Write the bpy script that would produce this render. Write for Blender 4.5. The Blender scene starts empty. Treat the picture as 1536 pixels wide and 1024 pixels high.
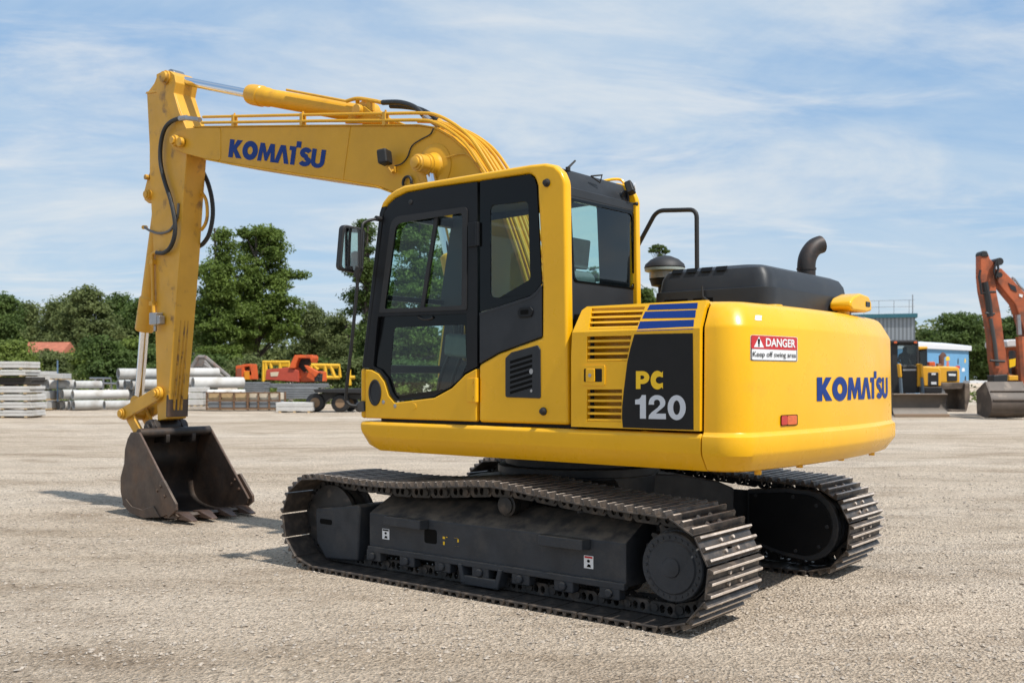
import bpy, bmesh, math, random
import numpy as np
from mathutils import Vector, Matrix, Euler, noise
from mathutils.geometry import tessellate_polygon
random.seed(7)
SC = bpy.context.scene
COL = SC.collection
PI = math.pi
# ------------------------------------------------------------------ camera numbers of the place
FPX, CAMH, CXP, HYP = 1515.0, 1.45, 768.0, 568.0
OX, OY = 0.512, 7.80                       # swing centre of the excavator on the ground
FX, FY = -0.7806, 0.625                    # its forward direction
LX, LY = -0.625, -0.7806                   # its left

def _ray(px, py): return ((px-CXP)/FPX, 1.0, -(py-HYP)/FPX)
def _loc(X, Y, Z):
    a, b = X-OX, Y-OY
    return (a*FX+b*FY, a*LX+b*LY, Z)
def Py(px, py, y):
    r = _ray(px, py); t = (y+OX*LX+OY*LY)/(r[0]*LX+r[1]*LY)
    return _loc(r[0]*t, t, CAMH+r[2]*t)
def Px(px, py, x):
    r = _ray(px, py); t = (x+OX*FX+OY*FY)/(r[0]*FX+r[1]*FY)
    return _loc(r[0]*t, t, CAMH+r[2]*t)
def XZ(pts, y, o=(0, 0), s=1.0):
    out = []
    for a, b in pts:
        q = Py(o[0]+a*s, o[1]+b*s, y); out.append((q[0], q[2]))
    return out
def C4(pts, y=1.30): return XZ(pts, y, (500, 230), 360/784)
def W(px, py, D): return Vector(((px-CXP)/FPX*D, D, CAMH-(py-HYP)/FPX*D))
def GD(py): return FPX*CAMH/(py-HYP)

# ------------------------------------------------------------------ mesh builder
class MB:
    def __init__(self): self.v = []; self.f = []
    def add(self, vs, fs):
        n = len(self.v); self.v += [tuple(v) for v in vs]; self.f += [tuple(i+n for i in f) for f in fs]; return self
    def box(self, c, s, rot=None):
        c = Vector(c); h = [d/2 for d in s]
        m = rot if rot is not None else Matrix.Identity(3)
        vs = [c+m@Vector((x*h[0], y*h[1], z*h[2])) for x in (-1, 1) for y in (-1, 1) for z in (-1, 1)]
        return self.add(vs, [(0,1,3,2),(4,6,7,5),(0,4,5,1),(2,3,7,6),(0,2,6,4),(1,5,7,3)])
    def bb(self, x0, x1, y0, y1, z0, z1): return self.box(((x0+x1)/2,(y0+y1)/2,(z0+z1)/2),(x1-x0,y1-y0,z1-z0))
    def cyl(self, p0, p1, r0, r1=None, n=20, cap=True):
        r1 = r0 if r1 is None else r1
        p0, p1 = Vector(p0), Vector(p1); d = (p1-p0).normalized()
        a = d.orthogonal().normalized(); b = d.cross(a)
        vs = []
        for p, r in ((p0, r0), (p1, r1)):
            for i in range(n):
                t = 2*PI*i/n; vs.append(p+a*math.cos(t)*r+b*math.sin(t)*r)
        fs = [(i, (i+1) % n, n+(i+1) % n, n+i) for i in range(n)]
        if cap: fs += [tuple(range(n-1, -1, -1)), tuple(range(n, 2*n))]
        return self.add(vs, fs)
    def lathe(self, p0, axis, prof, n=24):
        """prof: (distance along axis, radius)"""
        p0 = Vector(p0); d = Vector(axis).normalized(); a = d.orthogonal().normalized(); b = d.cross(a)
        vs = []; m = len(prof)
        for h, r in prof:
            for i in range(n):
                t = 2*PI*i/n; vs.append(p0+d*h+(a*math.cos(t)+b*math.sin(t))*max(r, 1e-4))
        fs = [(k*n+i, k*n+(i+1) % n, (k+1)*n+(i+1) % n, (k+1)*n+i) for k in range(m-1) for i in range(n)]
        fs += [tuple(range(n-1, -1, -1)), tuple(range((m-1)*n, m*n))]
        return self.add(vs, fs)
    def tube(self, pts, r, n=8, cap=True):
        pts = [Vector(p) for p in pts]; m = len(pts)
        rs = r if isinstance(r, (list, tuple)) else [r]*m
        vs = []; prev = None
        for i in range(m):
            t = (pts[min(i+1, m-1)]-pts[max(i-1, 0)]).normalized()
            if prev is None: a = t.orthogonal().normalized()
            else:
                a = prev-t*prev.dot(t)
                a = a.normalized() if a.length > 1e-6 else t.orthogonal().normalized()
            prev = a; b = t.cross(a)
            for k in range(n):
                g = 2*PI*k/n; vs.append(pts[i]+(a*math.cos(g)+b*math.sin(g))*rs[i])
        fs = [(i*n+k, i*n+(k+1) % n, (i+1)*n+(k+1) % n, (i+1)*n+k) for i in range(m-1) for k in range(n)]
        if cap: fs += [tuple(range(n-1, -1, -1)), tuple(range((m-1)*n, m*n))]
        return self.add(vs, fs)
    def prism(self, pts, m0, m1, holes=()):
        """pts 2d; m0, m1 map (u,v) to the two end faces"""
        loops = [list(pts)]+[list(h) for h in holes]
        flat = [p for l in loops for p in l]; n = len(flat)
        if holes:
            tri = tessellate_polygon([[Vector((p[0], p[1], 0)) for p in l] for l in loops])
        else: tri = [tuple(range(n))]
        vs = [m0(*p) for p in flat]+[m1(*p) for p in flat]
        fs = [tuple(t) for t in tri]+[tuple(n+i for i in reversed(t)) for t in tri]
        k = 0
        for l in loops:
            q = len(l)
            for i in range(q):
                a, b = k+i, k+(i+1) % q; fs.append((a, b, n+b, n+a))
            k += q
        return self.add(vs, fs)
    def py(self, pts, y0, y1, holes=()): return self.prism(pts, lambda u, v: (u, y0, v), lambda u, v: (u, y1, v), holes)
    def px(self, pts, x0, x1, holes=()): return self.prism(pts, lambda u, v: (x0, u, v), lambda u, v: (x1, u, v), holes)
    def pz(self, pts, z0, z1, holes=()): return self.prism(pts, lambda u, v: (u, v, z0), lambda u, v: (u, v, z1), holes)
    def loft(self, rings, caps=True, close=True):
        n = len(rings[0]); vs = [p for r in rings for p in r]; m = len(rings)
        fs = [(k*n+i, k*n+(i+1) % n, (k+1)*n+(i+1) % n, (k+1)*n+i) for k in range(m-1) for i in range(n if close else n-1)]
        if caps: fs += [tuple(range(n-1, -1, -1)), tuple(range((m-1)*n, m*n))]
        return self.add(vs, fs)
    def build(self, name, mat, parent=None, bevel=0, bseg=2, smooth=35, sub=0, recalc=True, loc=None, rot=None):
        me = bpy.data.meshes.new(name)
        me.from_pydata(self.v, [], self.f); me.validate()
        if recalc:
            bm = bmesh.new(); bm.from_mesh(me)
            bmesh.ops.recalc_face_normals(bm, faces=bm.faces[:]); bm.to_mesh(me); bm.free()
        o = bpy.data.objects.new(name, me); COL.objects.link(o)
        if mat is not None: me.materials.append(mat)
        if parent is not None: o.parent = parent
        if loc is not None: o.location = loc
        if rot is not None: o.rotation_euler = rot
        if smooth:
            me.shade_smooth(); me.set_sharp_from_angle(angle=math.radians(smooth))
        if bevel:
            b = o.modifiers.new('bevel', 'BEVEL'); b.width = bevel; b.segments = bseg
            b.limit_method = 'ANGLE'; b.angle_limit = math.radians(28); b.harden_normals = True
        return o

def rnd(pts, r, n=5):
    out = []; m = len(pts)
    rs = r if isinstance(r, (list, tuple)) else [r]*m
    for i in range(m):
        p, a, b = Vector(pts[i]), Vector(pts[i-1]), Vector(pts[(i+1) % m])
        if rs[i] <= 0: out.append(tuple(p)); continue
        u, w = (a-p), (b-p); lu, lw = u.length, w.length; u.normalize(); w.normalize()
        ang = u.angle(w); d = min(rs[i]/math.tan(ang/2), lu*.48, lw*.48)
        p0, p1 = p+u*d, p+w*d
        for k in range(n+1):
            t = k/n; out.append(tuple(p0*(1-t)**2+p*2*t*(1-t)+p1*t*t))
    return out
def spline(pts, n=8):
    pts = [Vector(p) for p in pts]; out = []
    for i in range(len(pts)-1):
        p0, p1, p2, p3 = pts[max(i-1, 0)], pts[i], pts[i+1], pts[min(i+2, len(pts)-1)]
        for k in range(n):
            t = k/n
            out.append(0.5*((2*p1)+(p2-p0)*t+(2*p0-5*p1+4*p2-p3)*t*t+(3*p1-p0-3*p2+p3)*t**3))
    out.append(pts[-1]); return out
def circ(cx, cy, rx, ry=None, n=24, a0=0.0):
    ry = rx if ry is None else ry
    return [(cx+rx*math.cos(a0+2*PI*i/n), cy+ry*math.sin(a0+2*PI*i/n)) for i in range(n)]

def tag(o, label=None, cat=None, group=None, kind=None):
    if label: o['label'] = label
    if cat: o['category'] = cat
    if group: o['group'] = group
    if kind: o['kind'] = kind
    return o
def empty(name, loc, rz=0.0):
    o = bpy.data.objects.new(name, None); COL.objects.link(o); o.location = loc; o.rotation_euler = (0, 0, rz)
    o.empty_display_size = .1; return o
def copy_tree(o, parent=None):
    c = o.copy(); COL.objects.link(c)
    if parent is not None: c.parent = parent
    for ch in list(o.children): copy_tree(ch, c)
    return c

# ------------------------------------------------------------------ materials
def mat(name, col, rough=.5, metal=0., var=.0, vscale=6., col2=None, c2amt=.0, c2scale=4., c2edge=(.5, .65), bump=0., bscale=60., coat=0., rvar=0., spec=.5, detail=6., dust=0., dcol=(.26, .21, .16)):
    m = bpy.data.materials.new(name); m.use_nodes = True
    nt = m.node_tree; N, L = nt.nodes, nt.links; b = N['Principled BSDF']
    b.inputs['Base Color'].default_value = (*col, 1); b.inputs['Roughness'].default_value = rough
    b.inputs['Metallic'].default_value = metal; b.inputs['Coat Weight'].default_value = coat
    b.inputs['Coat Roughness'].default_value = .12; b.inputs['Specular IOR Level'].default_value = spec
    tc = N.new('ShaderNodeTexCoord'); src = None
    def noi(s, d=detail):
        n = N.new('ShaderNodeTexNoise'); n.inputs['Scale'].default_value = s; n.inputs['Detail'].default_value = d
        n.inputs['Roughness'].default_value = .6
        L.new(tc.outputs['Object'], n.inputs['Vector']); return n
    if var or c2amt:
        rgb = N.new('ShaderNodeRGB'); rgb.outputs[0].default_value = (*col, 1); src = rgb.outputs[0]
    if var:
        n = noi(vscale); mr = N.new('ShaderNodeMapRange'); mr.inputs['To Min'].default_value = 1-var; mr.inputs['To Max'].default_value = 1+var
        mr.inputs['From Min'].default_value = .25; mr.inputs['From Max'].default_value = .75
        L.new(n.outputs[0], mr.inputs['Value'])
        mx = N.new('ShaderNodeMix'); mx.data_type = 'RGBA'; mx.blend_type = 'MULTIPLY'; mx.inputs[0].default_value = 1
        L.new(src, mx.inputs[6]); L.new(mr.outputs[0], mx.inputs[7]); src = mx.outputs[2]
    if c2amt:
        n = noi(c2scale, 8.); mr = N.new('ShaderNodeMapRange'); mr.interpolation_type = 'SMOOTHSTEP'
        mr.inputs['From Min'].default_value, mr.inputs['From Max'].default_value = c2edge; mr.inputs['To Max'].default_value = c2amt
        L.new(n.outputs[0], mr.inputs['Value'])
        mx = N.new('ShaderNodeMix'); mx.data_type = 'RGBA'; L.new(mr.outputs[0], mx.inputs[0]); L.new(src, mx.inputs[6]); mx.inputs[7].default_value = (*col2, 1); src = mx.outputs[2]
    if dust:
        if src is None:
            rgb = N.new('ShaderNodeRGB'); rgb.outputs[0].default_value = (*col, 1); src = rgb.outputs[0]
        ge = N.new('ShaderNodeNewGeometry'); sp = N.new('ShaderNodeSeparateXYZ'); L.new(ge.outputs['Normal'], sp.inputs[0])
        up = N.new('ShaderNodeMapRange'); up.interpolation_type = 'SMOOTHSTEP'; up.inputs['From Min'].default_value = .25; up.inputs['From Max'].default_value = .9; L.new(sp.outputs[2], up.inputs['Value'])
        n = noi(9, 9.); mr = N.new('ShaderNodeMapRange'); mr.inputs['From Min'].default_value = .38; mr.inputs['From Max'].default_value = .62; mr.inputs['To Min'].default_value = .25; L.new(n.outputs[0], mr.inputs['Value'])
        m2 = N.new('ShaderNodeMath'); m2.operation = 'MULTIPLY'; L.new(up.outputs[0], m2.inputs[0]); L.new(mr.outputs[0], m2.inputs[1])
        m3 = N.new('ShaderNodeMath'); m3.operation = 'MULTIPLY'; m3.inputs[1].default_value = dust; L.new(m2.outputs[0], m3.inputs[0])
        mx = N.new('ShaderNodeMix'); mx.data_type = 'RGBA'; L.new(m3.outputs[0], mx.inputs[0]); L.new(src, mx.inputs[6]); mx.inputs[7].default_value = (*dcol, 1); src = mx.outputs[2]
    if src is not None: L.new(src, b.inputs['Base Color'])
    if rvar:
        n = noi(vscale*1.7); mr = N.new('ShaderNodeMapRange'); mr.inputs['To Min'].default_value = max(rough-rvar, .02); mr.inputs['To Max'].default_value = min(rough+rvar, 1)
        mr.inputs['From Min'].default_value = .3; mr.inputs['From Max'].default_value = .7
        L.new(n.outputs[0], mr.inputs['Value']); L.new(mr.outputs[0], b.inputs['Roughness'])
    if bump:
        n = noi(bscale, 4.); bp = N.new('ShaderNodeBump'); bp.inputs['Strength'].default_value = bump; bp.inputs['Distance'].default_value = .01
        L.new(n.outputs[0], bp.inputs['Height']); L.new(bp.outputs[0], b.inputs['Normal'])
    return m
def glass(name, tint, refl=.9, rough=.02, base=.03):
    m = bpy.data.materials.new(name); m.use_nodes = True; nt = m.node_tree; N, L = nt.nodes, nt.links
    N.remove(N['Principled BSDF']); out = N['Material Output']
    t = N.new('ShaderNodeBsdfTransparent'); t.inputs[0].default_value = (*tint, 1)
    g = N.new('ShaderNodeBsdfGlossy'); g.inputs['Roughness'].default_value = rough; g.inputs[0].default_value = (refl, refl, refl, 1)
    fr = N.new('ShaderNodeFresnel'); fr.inputs[0].default_value = 1.5
    mr = N.new('ShaderNodeMath'); mr.operation = 'ADD'; mr.inputs[1].default_value = base; L.new(fr.outputs[0], mr.inputs[0])
    ge = N.new('ShaderNodeNewGeometry'); iv = N.new('ShaderNodeMath'); iv.operation = 'SUBTRACT'; iv.inputs[0].default_value = 1; L.new(ge.outputs['Backfacing'], iv.inputs[1])
    mu = N.new('ShaderNodeMath'); mu.operation = 'MULTIPLY'; L.new(mr.outputs[0], mu.inputs[0]); L.new(iv.outputs[0], mu.inputs[1]); mr = mu
    mx = N.new('ShaderNodeMixShader'); L.new(mr.outputs[0], mx.inputs[0]); L.new(t.outputs[0], mx.inputs[1]); L.new(g.outputs[0], mx.inputs[2])
    L.new(mx.outputs[0], out.inputs[0]); return m

M = {}
M['yellow'] = mat('yellow_paint', (.78, .41, .006), .30, var=.06, vscale=2.2, col2=(.36, .2, .04), c2amt=.35, c2scale=2.6, c2edge=(.62, .82), coat=.14, rvar=.07, bump=.04, bscale=130, spec=.3, dust=.16, dcol=(.5, .42, .3))
M['boomyellow'] = mat('boom_yellow_paint', (.62, .325, .018), .42, var=.09, vscale=2.5, col2=(.22, .11, .03), c2amt=.5, c2scale=3.0, c2edge=(.6, .8), coat=.05, rvar=.1, spec=.3, bump=.05, bscale=90)
M['armyellow'] = mat('worn_arm_yellow_paint', (.62, .325, .026), .46, var=.12, vscale=3, col2=(.14, .07, .03), c2amt=.75, c2scale=5.0, c2edge=(.56, .72), rvar=.12, bump=.08, bscale=70)
M['black'] = mat('black_cab_paint', (.0085, .0095, .0115), .40, var=.15, vscale=5, rvar=.08, spec=.22)
M['gloss'] = mat('gloss_black_border', (.004, .0045, .005), .10, spec=.22)
M['grey'] = mat('dark_grey_plastic', (.026, .029, .034), .42, var=.15, vscale=6, col2=(.09, .085, .08), c2amt=.2, c2scale=5, c2edge=(.55, .8), bump=.08, bscale=220, spec=.25)
M['rubber'] = mat('rubber', (.012, .012, .013), .6, var=.2)
M['steel'] = mat('track_frame_steel', (.032, .036, .043), .48, var=.25, vscale=7, col2=(.12, .105, .09), c2amt=.3, c2scale=6, c2edge=(.5, .78), bump=.15, bscale=60, rvar=.1, spec=.3, dust=.75)
M['shoe'] = mat('track_shoe_steel', (.058, .050, .045), .45, metal=.2, var=.4, vscale=14, col2=(.20, .155, .12), c2amt=.65, c2scale=9, c2edge=(.42, .7), bump=.25, bscale=50, rvar=.14)
M['grouser'] = mat('worn_grouser_steel', (.62, .53, .45), .36, metal=.25, var=.3, vscale=16, col2=(.20, .15, .11), c2amt=.55, c2scale=12, c2edge=(.45, .7), rvar=.12)
M['link'] = mat('chain_link_steel', (.030, .029, .029), .5, metal=.3, var=.3, vscale=12, col2=(.14, .11, .09), c2amt=.5, c2scale=10, dust=.5)
M['bucket'] = mat('rusty_bucket_steel', (.075, .054, .043), .46, metal=.35, var=.35, vscale=5, col2=(.15, .085, .05), c2amt=.65, c2scale=3.5, c2edge=(.42, .72), bump=.2, bscale=30, rvar=.14, dust=.5)
M['bucketin'] = mat('dark_bucket_inside', (.035, .028, .024), .5, metal=.3, var=.4, vscale=4, col2=(.11, .07, .045), c2amt=.5, c2scale=3, bump=.2, bscale=24)
M['edge'] = mat('bright_worn_steel', (.30, .20, .15), .36, metal=.8, var=.3, vscale=14)
M['chrome'] = mat('chrome_rod', (.75, .75, .77), .08, metal=1.)
M['metal'] = mat('dull_metal', (.35, .35, .36), .35, metal=.9, var=.2)
M['blue'] = mat('blue_lettering', (.006, .034, .19), .5, spec=.2)
M['white'] = mat('white_sticker', (.72, .73, .74), .4)
M['silver'] = mat('silver_lettering', (.52, .55, .60), .35, metal=.15)
M['red'] = mat('red_sticker', (.50, .02, .025), .4)
M['redlens'] = mat('red_reflector', (.45, .015, .01), .2, coat=.5)
M['orangelens'] = mat('orange_reflector', (.6, .10, .015), .2, coat=.5, var=.3, vscale=120)
M['inky'] = mat('black_print_slot_shade', (.004, .004, .004), .6, spec=.08)  # used for print, and for shade painted where openings would be
M['yprint'] = mat('yellow_lettering', (.82, .5, .0), .4)
M['glass'] = glass('tinted_cab_glass', (.80, .90, .875), base=.0)
M['rglass'] = glass('rear_cab_glass', (.86, .955, .955), base=.01)
M['seat'] = mat('seat_fabric', (.10, .125, .12), .85, var=.2, vscale=20)
M['mirror'] = mat('mirror_glass', (.8, .8, .8), .03, metal=1.)
M['exh'] = mat('burnt_exhaust_steel', (.028, .024, .023), .55, metal=.3, var=.4, vscale=12, col2=(.07, .04, .03), c2amt=.5, c2scale=10)
M['hose'] = mat('black_hose', (.014, .015, .016), .5, bump=.3, bscale=150)
M['lamp'] = mat('lamp_lens', (.6, .62, .65), .1, coat=.5)
M['plate'] = mat('black_model_plate', (.011, .011, .012), .45, var=.15, spec=.2)
M['liner'] = mat('cab_lining', (.05, .055, .058), .7, var=.1)

# ------------------------------------------------------------------ letters
def stroke(pts, w):
    P = [Vector(p) for p in pts]; L_, R_ = [], []
    for i, p in enumerate(P):
        t = (P[min(i+1, len(P)-1)]-P[max(i-1, 0)]).normalized(); n = Vector((-t.y, t.x))
        L_.append(tuple(p+n*w/2)); R_.append(tuple(p-n*w/2))
    return L_+R_[::-1]
def arc(cx, cy, rx, ry, a0, a1, n=10): return [(cx+rx*math.cos(math.radians(a0+(a1-a0)*i/n)), cy+ry*math.sin(math.radians(a0+(a1-a0)*i/n))) for i in range(n+1)]
GL = {
 'K': (.88, [[(0,0),(.30,0),(.30,.36),(.52,0),(.90,0),(.50,.52),(.86,1),(.50,1),(.30,.66),(.30,1),(0,1)]]),
 'O': (1.0, [circ(.5,.5,.5,.53,28), circ(.5,.5,.17,.22,20)]),
 'M': (1.1, [[(0,0),(.1,1),(.37,1),(.55,.48),(.73,1),(1.0,1),(1.1,0),(.84,0),(.80,.55),(.62,.04),(.48,.04),(.30,.55),(.26,0)]]),
 'A': (.9, [[(0,0),(.30,1),(.60,1),(.9,0),(.62,0),(.45,.66),(.28,0)]]),
 'T': (.62, [[(0,.78),(.14,.78),(.14,0),(.40,0),(.40,.96),(.66,.96),(.66,1.3),(.38,1.3),(.38,1),(0,1)]]),
 'S': (.68, [stroke(arc(.36,.72,.225,.17,20,270,12)+arc(.34,.27,.235,.16,88,-160,12)[1:], .26)]),
 'U': (.78, [[(0,1),(.25,1)]+[(.25,.34)]+arc(.39,.33,.14,.12,180,360,8)+[(.53,.34),(.53,1),(.78,1)]+arc(.39,.33,.39,.35,0,-180,14)]),
}
def logo_word(word, gap=.07):
    """polygons in a box 1 high; returns list of loops-lists and total width"""
    out = []; x = 0
    for ch in word:
        w, loops = GL[ch]; out.append([[(p[0]+x, p[1]) for p in l] for l in loops]); x += w+(gap if ch not in 'A' else .0)-(.05 if ch in 'MA' else 0)
    return out, x-gap
def cut_mesh(verts, faces, step, axis=0):
    bm = bmesh.new(); vv = [bm.verts.new((v[0], v[1], 0)) for v in verts]
    for f in faces:
        try: bm.faces.new([vv[i] for i in f])
        except ValueError: pass
    lo = min(v[axis] for v in verts); hi = max(v[axis] for v in verts); c = lo+step
    nrm = (1, 0, 0) if axis == 0 else (0, 1, 0)
    while c < hi:
        co = (c, 0, 0) if axis == 0 else (0, c, 0)
        bmesh.ops.bisect_plane(bm, geom=bm.verts[:]+bm.edges[:]+bm.faces[:], plane_co=co, plane_no=nrm); c += step
    bm.verts.index_update()
    V = [(v.co.x, v.co.y) for v in bm.verts]; F = [tuple(v.index for v in f.verts) for f in bm.faces]; bm.free(); return V, F
def poly_mesh(shapes):
    V, F = [], []
    for loops in shapes:
        n = len(V); tri = tessellate_polygon([[Vector((p[0], p[1], 0)) for p in l] for l in loops])
        for l in loops: V += l
        F += [tuple(i+n for i in t) for t in tri]
    return V, F
def font_mesh(text, offset=.0):
    cu = bpy.data.curves.new('lettering', 'FONT'); cu.body = text; cu.offset = offset; cu.resolution_u = 6
    ob = bpy.data.objects.new('lettering', cu); COL.objects.link(ob)
    dg = bpy.context.evaluated_depsgraph_get(); me = bpy.data.meshes.new_from_object(ob.evaluated_get(dg))
    V = [(v.co.x, v.co.y) for v in me.vertices]; F = [tuple(p.vertices) for p in me.polygons]
    bpy.data.objects.remove(ob); bpy.data.curves.remove(cu); bpy.data.meshes.remove(me)
    x0 = min(v[0] for v in V); x1 = max(v[0] for v in V); y0 = min(v[1] for v in V); y1 = max(v[1] for v in V)
    return [((v[0]-x0)/(x1-x0), (v[1]-y0)/(y1-y0)) for v in V], F
def flat(name, V, F, mp, material, parent):
    mb = MB(); mb.add([mp(*v) for v in V], F); return mb.build(name, material, parent, recalc=False, smooth=0)
# ================================================================== THE EXCAVATOR (local frame: x forward, y left, z up)
EX = empty('excavator', (OX, OY, 0), math.atan2(FY, FX))
tag(EX, 'large yellow tracked excavator with black framed cab and model number 120 in the foreground', 'excavator')
BC = .08                                                   # centre plane of boom, arm and bucket

# ---------------- upper structure
def rail(s, name):
    def ring(x, zb, inset=0):
        a = [(1.24, zb), (1.315-inset, zb+.095), (1.32-inset, zb+.11), (1.32-inset, 1.118), (1.312-inset, 1.132), (1.298-inset, 1.140), (.3, 1.140), (.3, zb)]
        return [(x, s*y, z) for y, z in a]
    mb = MB(); mb.loft([ring(1.035, 1.0, .02), ring(1.03, .985, .008), ring(1.01, .965), ring(.90, .927), ring(.5, .925), ring(-.6, .925), ring(-1.757, .925)])
    return mb.build(name, M['yellow'], EX, bevel=.006)
rail(1, 'side_skirt'); rail(-1, 'side_skirt')
mb = MB(); mb.bb(-1.75, .98, -.9, .9, .90, 1.12); mb.bb(-.86, .90, .3, 1.235, 1.13, 1.17)
mb.build('platform', M['black'], EX, bevel=.01)

# left machinery door panel with the slanted upper facet
YS = lambda z: 1.32 if z < 1.735 else 1.32-(z-1.735)*.5
def Ps(px, py, off=0.0):
    y = 1.32
    for _ in range(8):
        q = Py(px, py, y); y = YS(q[2])+off
    q = Py(px, py, y); return (q[0], y, q[2])
O6, S6 = (820, 430), 540/1536
def s6(pts, off=0.0): return [Ps(O6[0]+a*S6, O6[1]+b*S6, off) for a, b in pts]
def panel(pts_xz, off0, off1, holes=()):
    m0 = lambda u, v: (u, YS(v)+off0, v); m1 = lambda u, v: (u, YS(v)+off1, v)
    return m0, m1
def xz(p3): return [(p[0], p[2]) for p in p3]
door_out = [(-.868, 1.156), (-.868, 1.60), (-.876, 1.735), (-.90, 1.87), (-.93, 1.897), (-1.752, 1.897), (-1.752, 1.735), (-1.752, 1.156)]
v1 = xz(s6([(192, 92), (420, 85), (384, 176), (178, 181)])); v2 = xz(s6([(172, 212), (362, 208), (342, 317), (171, 319)])); v3 = xz(s6([(172, 438), (322, 437), (318, 576), (171, 573)]))
def split_panel(outer, holes, zc=1.735):
    """cut the door outline at the facet line so that both facets stay flat"""
    lo = [(-.868, 1.156), (-.868, 1.60), (-.876, zc), (-1.752, zc), (-1.752, 1.156)]
    hi = [(-.876, zc), (-.90, 1.875), (-.93, 1.897), (-1.752, 1.897), (-1.752, zc)]
    return lo, hi
lo, hi = split_panel(door_out, None)
mb = MB(); f0, f1 = panel(None, 0, -.035)
mb.prism(lo, f0, f1, [v2, v3]); mb.prism(hi, f0, f1, [v1])
PANEL = mb.build('engine_door', M['yellow'], EX, smooth=20)
mb = MB(); mb.bb(-1.75, -.88, 1.16, 1.20, 1.16, 1.84); mb.build('door_lining', M['rubber'], PANEL)
for vent, nsl in ((v1, 4), (v2, 4), (v3, 5)):
    mb = MB(); a, b, c, d = [Vector(p) for p in vent]        # a,b top-left/right  c,d bottom-right/left
    for k in range(nsl):
        t0 = (k+.55)/nsl; t1 = t0+.42/nsl
        l0, r0 = a.lerp(d, t0), b.lerp(c, t0); l1, r1 = a.lerp(d, t1), b.lerp(c, t1)
        ring = lambda P, q: None
        vs = []
        for p, off in ((l0, -.004), (l1, -.002), (l1, -.02), (l0, -.05)): vs.append((p.x-.001, YS(p.y)+off, p.y))
        for p, off in ((r0, -.004), (r1, -.002), (r1, -.02), (r0, -.05)): vs.append((p.x+.001, YS(p.y)+off, p.y))
        mb.add(vs, [(0,1,2,3),(7,6,5,4),(0,4,5,1),(1,5,6,2),(2,6,7,3),(3,7,4,0)])
    mb.build('louver', M['yellow'], PANEL, bevel=.003, bseg=1)
# latch
q = s6([(152, 336), (250, 334), (248, 420), (150, 420)]); lx = [p[0] for p in q]; lz = [p[2] for p in q]
mb = MB(); out = rnd([(max(lx), max(lz)), (min(lx), max(lz)), (min(lx), min(lz)), (max(lx), min(lz))], .012)
ins = [(a*.78+sum(lx)/4*.22, b*.66+sum(lz)/4*.34) for a, b in out]
mb.py(out, 1.318, 1.327, [ins]); mb.build('latch_frame', M['yellow'], PANEL, bevel=.003, bseg=1)
cx_, cz_ = sum(lx)/4, sum(lz)/4
mb = MB(); mb.py(ins, 1.3205, 1.3215); mb.build('latch_recess', M['gloss'], PANEL)
mb = MB(); mb.py(rnd([(cx_+.05, cz_+.04), (cx_-.015, cz_+.04), (cx_-.015, cz_-.04), (cx_+.05, cz_-.04)], .008), 1.322, 1.332); mb.build('latch_handle', M['yellow'], PANEL, bevel=.003)
mb = MB(); mb.cyl((cx_+.018, 1.332, cz_), (cx_+.018, 1.335, cz_), .011); mb.build('lock', M['metal'], PANEL)
# black model plate, stripes, lettering
dec = s6([(375, 203), (500, 200), (624, 198), (626, 400), (627, 610), (480, 606), (326, 600), (322, 560), (323, 510), (330, 440), (345, 320), (358, 262)])
mb = MB(); mb.py([(p[0], min(p[2], 1.733)) for p in dec], 1.3205, 1.3225); mb.build('model_plate', M['plate'], PANEL)
for st in ([(440, 76), (645, 68), (642, 93), (428, 99)], [(420, 106), (637, 99), (634, 131), (407, 135)], [(398, 148), (629, 140), (626, 181), (384, 189)]):
    V3 = s6(st, .002); mb = MB(); mb.add(V3, [(0, 1, 2, 3)]); mb.build('stripe', M['blue'], PANEL, recalc=False, smooth=0)
def quad_map(q, off):
    """unit square -> photo quad (bl, br, tr, tl) on the left panel"""
    c = [Vector(Ps(*p, off)) for p in q]
    return lambda u, v: tuple((c[0]*(1-u)+c[1]*u)*(1-v)+(c[3]*(1-u)+c[2]*u)*v)
O8, S8 = (900, 540), 170/1451
def s8(pts): return [(O8[0]+a*S8, O8[1]+b*S8) for a, b in pts]
P_ = [[[(0,0),(.34,0),(.34,.28),(.52,.28)]+arc(.5,.64,.5,.36,-80,90,12)+[(0,1)], arc(.46,.65,.17,.11,-90,90,8)+[(.34,.76),(.34,.54)]]]
V, F = poly_mesh(P_); flat('model_lettering', V, F, quad_map(s8([(460, 368), (632, 368), (632, 140), (460, 140)]), .004), M['yprint'], PANEL)
C_ = [[arc(.55,.5,.55,.5,52,310,24)+[(1.0,.02),(1.0,.36)]+arc(.72,.5,.30,.19,-62,-298,16)+[(1.0,.64),(1.0,.98)]]]
V, F = poly_mesh(C_); flat('model_lettering', V, F, quad_map(s8([(648, 374), (805, 374), (805, 136), (648, 136)]), .004), M['yprint'], PANEL)
ONE = [[[(.45,0),(1,0),(1,1),(.62,1),(.52,.9),(.36,.83),(0,.8),(0,.6),(.45,.6)]]]
V, F = poly_mesh(ONE); flat('model_lettering', V, F, quad_map(s8([(450, 746), (588, 748), (588, 446), (450, 444)]), .004), M['silver'], PANEL)
tw = [(.0,.60),(.02,.72)]+arc(.5,.69,.48,.31,165,-30,16)+[(.82,.47),(.42,.23),(1,.23),(1,0),(0,0),(.02,.14),(.18,.28),(.52,.47),(.67,.6)]+arc(.49,.68,.18,.13,0,165,10)+[(.32,.60)]
V, F = poly_mesh([[tw]]); flat('model_lettering', V, F, quad_map(s8([(622, 750), (844, 755), (840, 446), (622, 446)]), .004), M['silver'], PANEL)
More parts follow.
